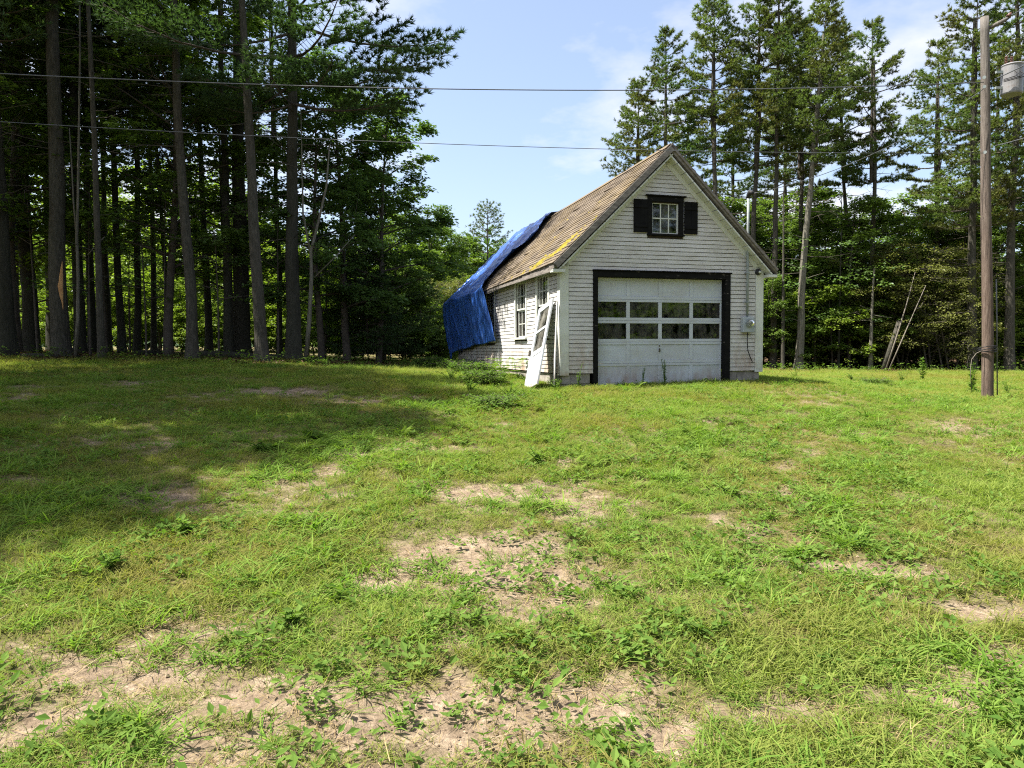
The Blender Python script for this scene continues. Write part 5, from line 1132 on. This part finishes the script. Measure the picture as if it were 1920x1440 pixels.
# pale fern-like weeds across the middle of the lawn
x, y, r = lawn_points(5200, 7, 15, 1.5, 5); m = np.exp(-((x - .2 - (y - 10) * .10) / 2.2) ** 2 - ((y - 10.2) / 2.6) ** 2); cl = fbm(x * 1.0 + 70, y * 1.0, 3)
keep = (r.random(len(x)) < m * np.clip((cl - .38) * 4, 0, 1)) & ~in_garage(x, y, .15); x, y = x[keep], y[keep]
scatter('fern_weeds', [frondy(80 + i, 6, .17, .12) for i in range(4)], 'fern', P3(x, y), r.uniform(.6, 1.3, len(x)), .2, 'pale feathery weeds spreading in front of the garage', 'weeds')
# grit, crumbs of soil and small stones on the bare patches
def crumb(seed):
    r = np.random.default_rng(seed); mb = MB()
    for k in range(7):
        a = unit(r.normal(size=(6, 3))); o6 = np.array([(1, 0, 0), (-1, 0, 0), (0, 1, 0), (0, -1, 0), (0, 0, 1), (0, 0, -.6)], float) * r.uniform(.6, 1.2, (6, 1)); q = r.uniform(.0025, .0085) * (2.0 if r.random() < .07 else 1)
        mb.add(o6 * q + np.array([*r.normal(0, .05, 2), q * .3]), tris=[(0, 2, 4), (2, 1, 4), (1, 3, 4), (3, 0, 4), (2, 0, 5), (1, 2, 5), (3, 1, 5), (0, 3, 5)], tint=np.full(6, r.random()))
    return mb
x, y, r = lawn_points(9500, 1.9, 12, 1.2, 8); D = dirtmask(x, y); keep = r.random(len(x)) < D * 1.1; x, y = x[keep], y[keep]
scatter('soil_crumbs', [crumb(i) for i in range(5)], 'crumbs', P3(x, y), r.uniform(.6, 1.4, len(x)), .1, 'grit and soil crumbs on the bare patches', 'grit')
# leaf litter and low greenery along the wood's edge
x, y, r = lawn_points(12000, 18.5, 31, 1.0, 6); Lm = littermask(x, y); keep = r.random(len(x)) < Lm * .8; x, y = x[keep], y[keep]
scatter('leaf_litter', [leafy(100 + i, 14, .05, .10, .6, .03, .14) for i in range(4)], 'litter', P3(x, y), r.uniform(.7, 1.3, len(x)), .1, 'brown leaf litter under the trees', 'litter')
x, y, r = lawn_points(3600, 19, 33, 1.0, 7); Lm = littermask(x, y); edge = np.exp(-((y - 20.2) / 1.0) ** 2) * (x < -4) * .5 + np.exp(-((y - 27.8) / 1.2) ** 2) * (x > 5) + np.exp(-((y - 26) / 3) ** 2) * ((x > -6) & (x < -2.4)) * .8
keep = (r.random(len(x)) < edge * .8) & ~in_garage(x, y, .2); x, y = x[keep], y[keep]
scatter('edge_greenery', [leafy(120 + i, 30, .05, .11, .5, .26, .14) for i in range(4)], 'weed', P3(x, y), r.uniform(.6, 1.5, len(x)), .1, 'leafy low plants along the edge of the woods', 'weeds')

# ------------------------------------------------------------------ single plants one can point at
def plant(name, x, y, label, cat, h, n, leaf, spread, mat='weed', stems=5, seed=0, wf=.38, flower=None, group=None):
    r = np.random.default_rng(seed); t = empty(name, (x, y, float(zs(np.array([x]), np.array([y]))[0])), (0, 0, 0), label, cat, group); st = MB(); lf = MB()
    for k in range(stems):
        az = r.uniform(0, 6.283); d = np.array([math.cos(az), math.sin(az), 0]); hh = h * r.uniform(.65, 1.1); sp = spread * r.uniform(.2, 1)
        q = np.linspace(0, 1, 6)[:, None]; P = d * sp * q ** 1.3 + np.array([0, 0, 1]) * hh * (q - .12 * q ** 3 * sp / max(h, .1)) + np.array([[0, 0, -.02]]); st.tube(P, np.linspace(.006, .002, 6) * (1 + h), 4)
        m = n // stems; u = r.uniform(.12, 1, m); p = np.stack([np.interp(u, q[:, 0], P[:, i]) for i in range(3)], -1); a = r.uniform(0, 6.283, m)
        add_leaves(lf, p, np.stack([np.cos(a), np.sin(a), r.uniform(-.1, .7, m)], -1), np.array([0, 0, 1.0]) + r.normal(0, .3, (m, 3)), leaf * r.uniform(.6, 1.2, m) * (1.15 - .5 * u), leaf * wf * r.uniform(.8, 1.2, m) * (1.15 - .5 * u), r.uniform(0, 1, m), .15)
    st.build('stems', M['weed'], t, attr=True); lf.build('leaves', M[mat], t, attr=True)
    return t
PR['bushA'] = proto('bush', gen_broad(51, .62, .04, .62, 9, 6, 11, .062, spread=.11, flat=.17, trunk_r=.016, stems=7, droop=.2), 'twig', 'weed')
PR['bushB'] = proto('bush', gen_broad(52, .42, .03, .66, 8, 5, 10, .066, spread=.11, flat=.17, trunk_r=.014, stems=7, droop=.2), 'twig', 'weed')
def bush_at(x, y, label, kind='bushA', s=1.0):
    return place(kind, 'bush', x, y, s=s * .8, sz=s * .48, label=label, cat='bush', names=('stems', 'foliage'))
def bpt(px, py): p = ground_hit(px, py); return float(p[0]), float(p[1])
def fern(name, x, y, label, n, L, hgt, seed):
    t = empty(name, (x, y, float(H(x, y))), (0, 0, 0), label, 'fern'); frondy(seed, n, L, hgt).build('fronds', M['fern'], t, attr=True); return t
x, y = bpt(350, 1010); plant('broadleaf_weed', x, y, 'pale broad-leaved weed clump at the shade line of the lawn', 'weed', .17, 70, .085, .16, seed=1, wf=.5)
x, y = bpt(205, 1075); plant('broadleaf_weed', x, y, 'dense low weed clump in the sunny grass below the tree shade', 'weed', .14, 80, .075, .2, seed=2, wf=.45)
x, y = bpt(535, 1180); plant('broadleaf_weed', x, y, 'green weed with large pointed leaves among the foreground grass', 'weed', .16, 40, .10, .12, seed=3, wf=.5)
x, y = bpt(1310, 1190); plant('broadleaf_weed', x, y, 'dark leafy weed in the foreground grass right of the bare path', 'weed', .13, 60, .075, .16, seed=4, wf=.5)
x, y = bpt(1370, 930); plant('broadleaf_weed', x, y, 'bushy weed casting a dark spot on the sunny lawn', 'weed', .18, 80, .08, .2, seed=5)
x, y = bpt(1010, 870); plant('broadleaf_weed', x, y, 'weed clump beside a dark hollow in the middle lawn', 'weed', .2, 70, .08, .22, seed=6)
x, y = bpt(500, 850); plant('broadleaf_weed', x, y, 'big-leaved weed in the shaded lawn', 'weed', .2, 50, .12, .35, seed=7, wf=.6)
x, y = bpt(590, 830); plant('broadleaf_weed', x, y, 'flat spreading weed at the tip of the lawn shade', 'weed', .2, 60, .11, .35, seed=8, wf=.6)
x, y = bpt(1640, 800); t = empty('grass_clump', (x, y, float(H(x, y))), (0, 0, 0), 'dark grass clump beside the small bare mound', 'grass'); blade_tuft(301, 160, .10, .22, .009, .9, .5, .16, 3).build('blades', M['crab'], t, attr=True)
# against the garage door
def bw(lx, ly): p = bworld(lx, ly, 0); return float(p[0]), float(p[1])
x, y = bw(1.70, -.10); plant('door_weed', x, y, 'slender dark weed growing against the garage door', 'weed', .42, 60, .06, .07, 'maple_dark', 3, 11)
x, y = bw(2.18, -.12); plant('door_weed', x, y, 'taller bushy dark weed growing against the middle of the garage door', 'weed', .50, 120, .065, .18, 'maple_dark', 6, 12)
x, y = bw(.30, -.16); plant('wall_weed', x, y, 'thin weed in front of the corner foundation blocks', 'weed', .5, 50, .07, .12, 'weed', 3, 13)
# along the side wall
x, y = bw(-.45, 2.1); fern('fern', x, y, 'tall fern against the side wall behind the leaning door', 12, .75, .62, 401)
x, y = bw(-.5, 2.9); fern('fern', x, y, 'fern clump under the middle side window', 9, .6, .42, 402)
x, y = bw(-.95, 1.0); plant('side_weed', x, y, 'yellow-green weeds at the foot of the leaning storm door', 'weed', .34, 160, .085, .35, 'fern', 9, 14)
x, y = bw(-.22, -.35); plant('side_weed', x, y, 'reddish-green weeds at the garage corner foot', 'weed', .26, 110, .08, .3, 'weed', 7, 15)
x, y = bpt(925, 765); bush_at(x, y, 'round leafy bush in the grass in front of the side wall', 'bushB', 0.85)
x, y = bpt(905, 722); bush_at(x, y, 'leafy bush hiding the foot of the side wall', 'bushA', 0.9)
for px_, py_, lb_ in ((880, 735, 'small weed clump left of the round bush'), (955, 745, 'small weed clump right of the round bush'), (985, 748, 'weed clump in the sunny grass before the leaning door'), (845, 712, 'weed clump by the mown strip near the tarp')):
    x, y = bpt(px_, py_); plant('weed_clump', x, y, lb_, 'weed', .30, 130, .075, .34, 'fern' if px_ > 940 else 'weed', 8, px_)
for px_, lb_ in ((1600, 'loose weeds left of the broken stump'), (1690, 'loose weeds between the dead saplings and the tall upright weed')):
    x, y = bpt(px_, 716); plant('weed_clump', x, y, lb_, 'weed', .32, 110, .085, .3, 'weed', 7, px_)
x, y = bw(-.8, 4.2); bush_at(x, y, 'low weeds under the front corner of the tarp', 'bushB', 1.2)
x, y = bw(-.8, 6.6); bush_at(x, y, 'low pale weeds under the middle of the tarp', 'bushB', 1.3)
x, y = bw(-.9, 9.4); bush_at(x, y, 'leafy weeds at the rear corner of the garage', 'bushA', 1.2)
# right side of the lawn
x, y = bpt(1640, 722); bush_at(x, y, 'leafy grey-green weeds at the foot of the dead saplings', 'bushB', .7)
x, y = bpt(1730, 715); plant('tall_weed', x, y, 'tall upright leafy weed standing at the right wood edge', 'weed', .95, 90, .16, .05, 'weed', 1, 22)
x, y = bpt(1822, 738); plant('tall_weed', x, y, 'tall leafy weeds growing beside the utility pole', 'weed', .80, 110, .13, .18, 'weed', 4, 23)
x, y = bpt(1890, 742); plant('tall_weed', x, y, 'thin trailing plant just right of the utility pole', 'weed', .45, 60, .09, .2, 'weed', 4, 24)
x, y = bpt(1490, 712); plant('tall_weed', x, y, 'small weed in the grass between the garage and the right wood', 'weed', .35, 50, .10, .12, 'weed', 4, 25)
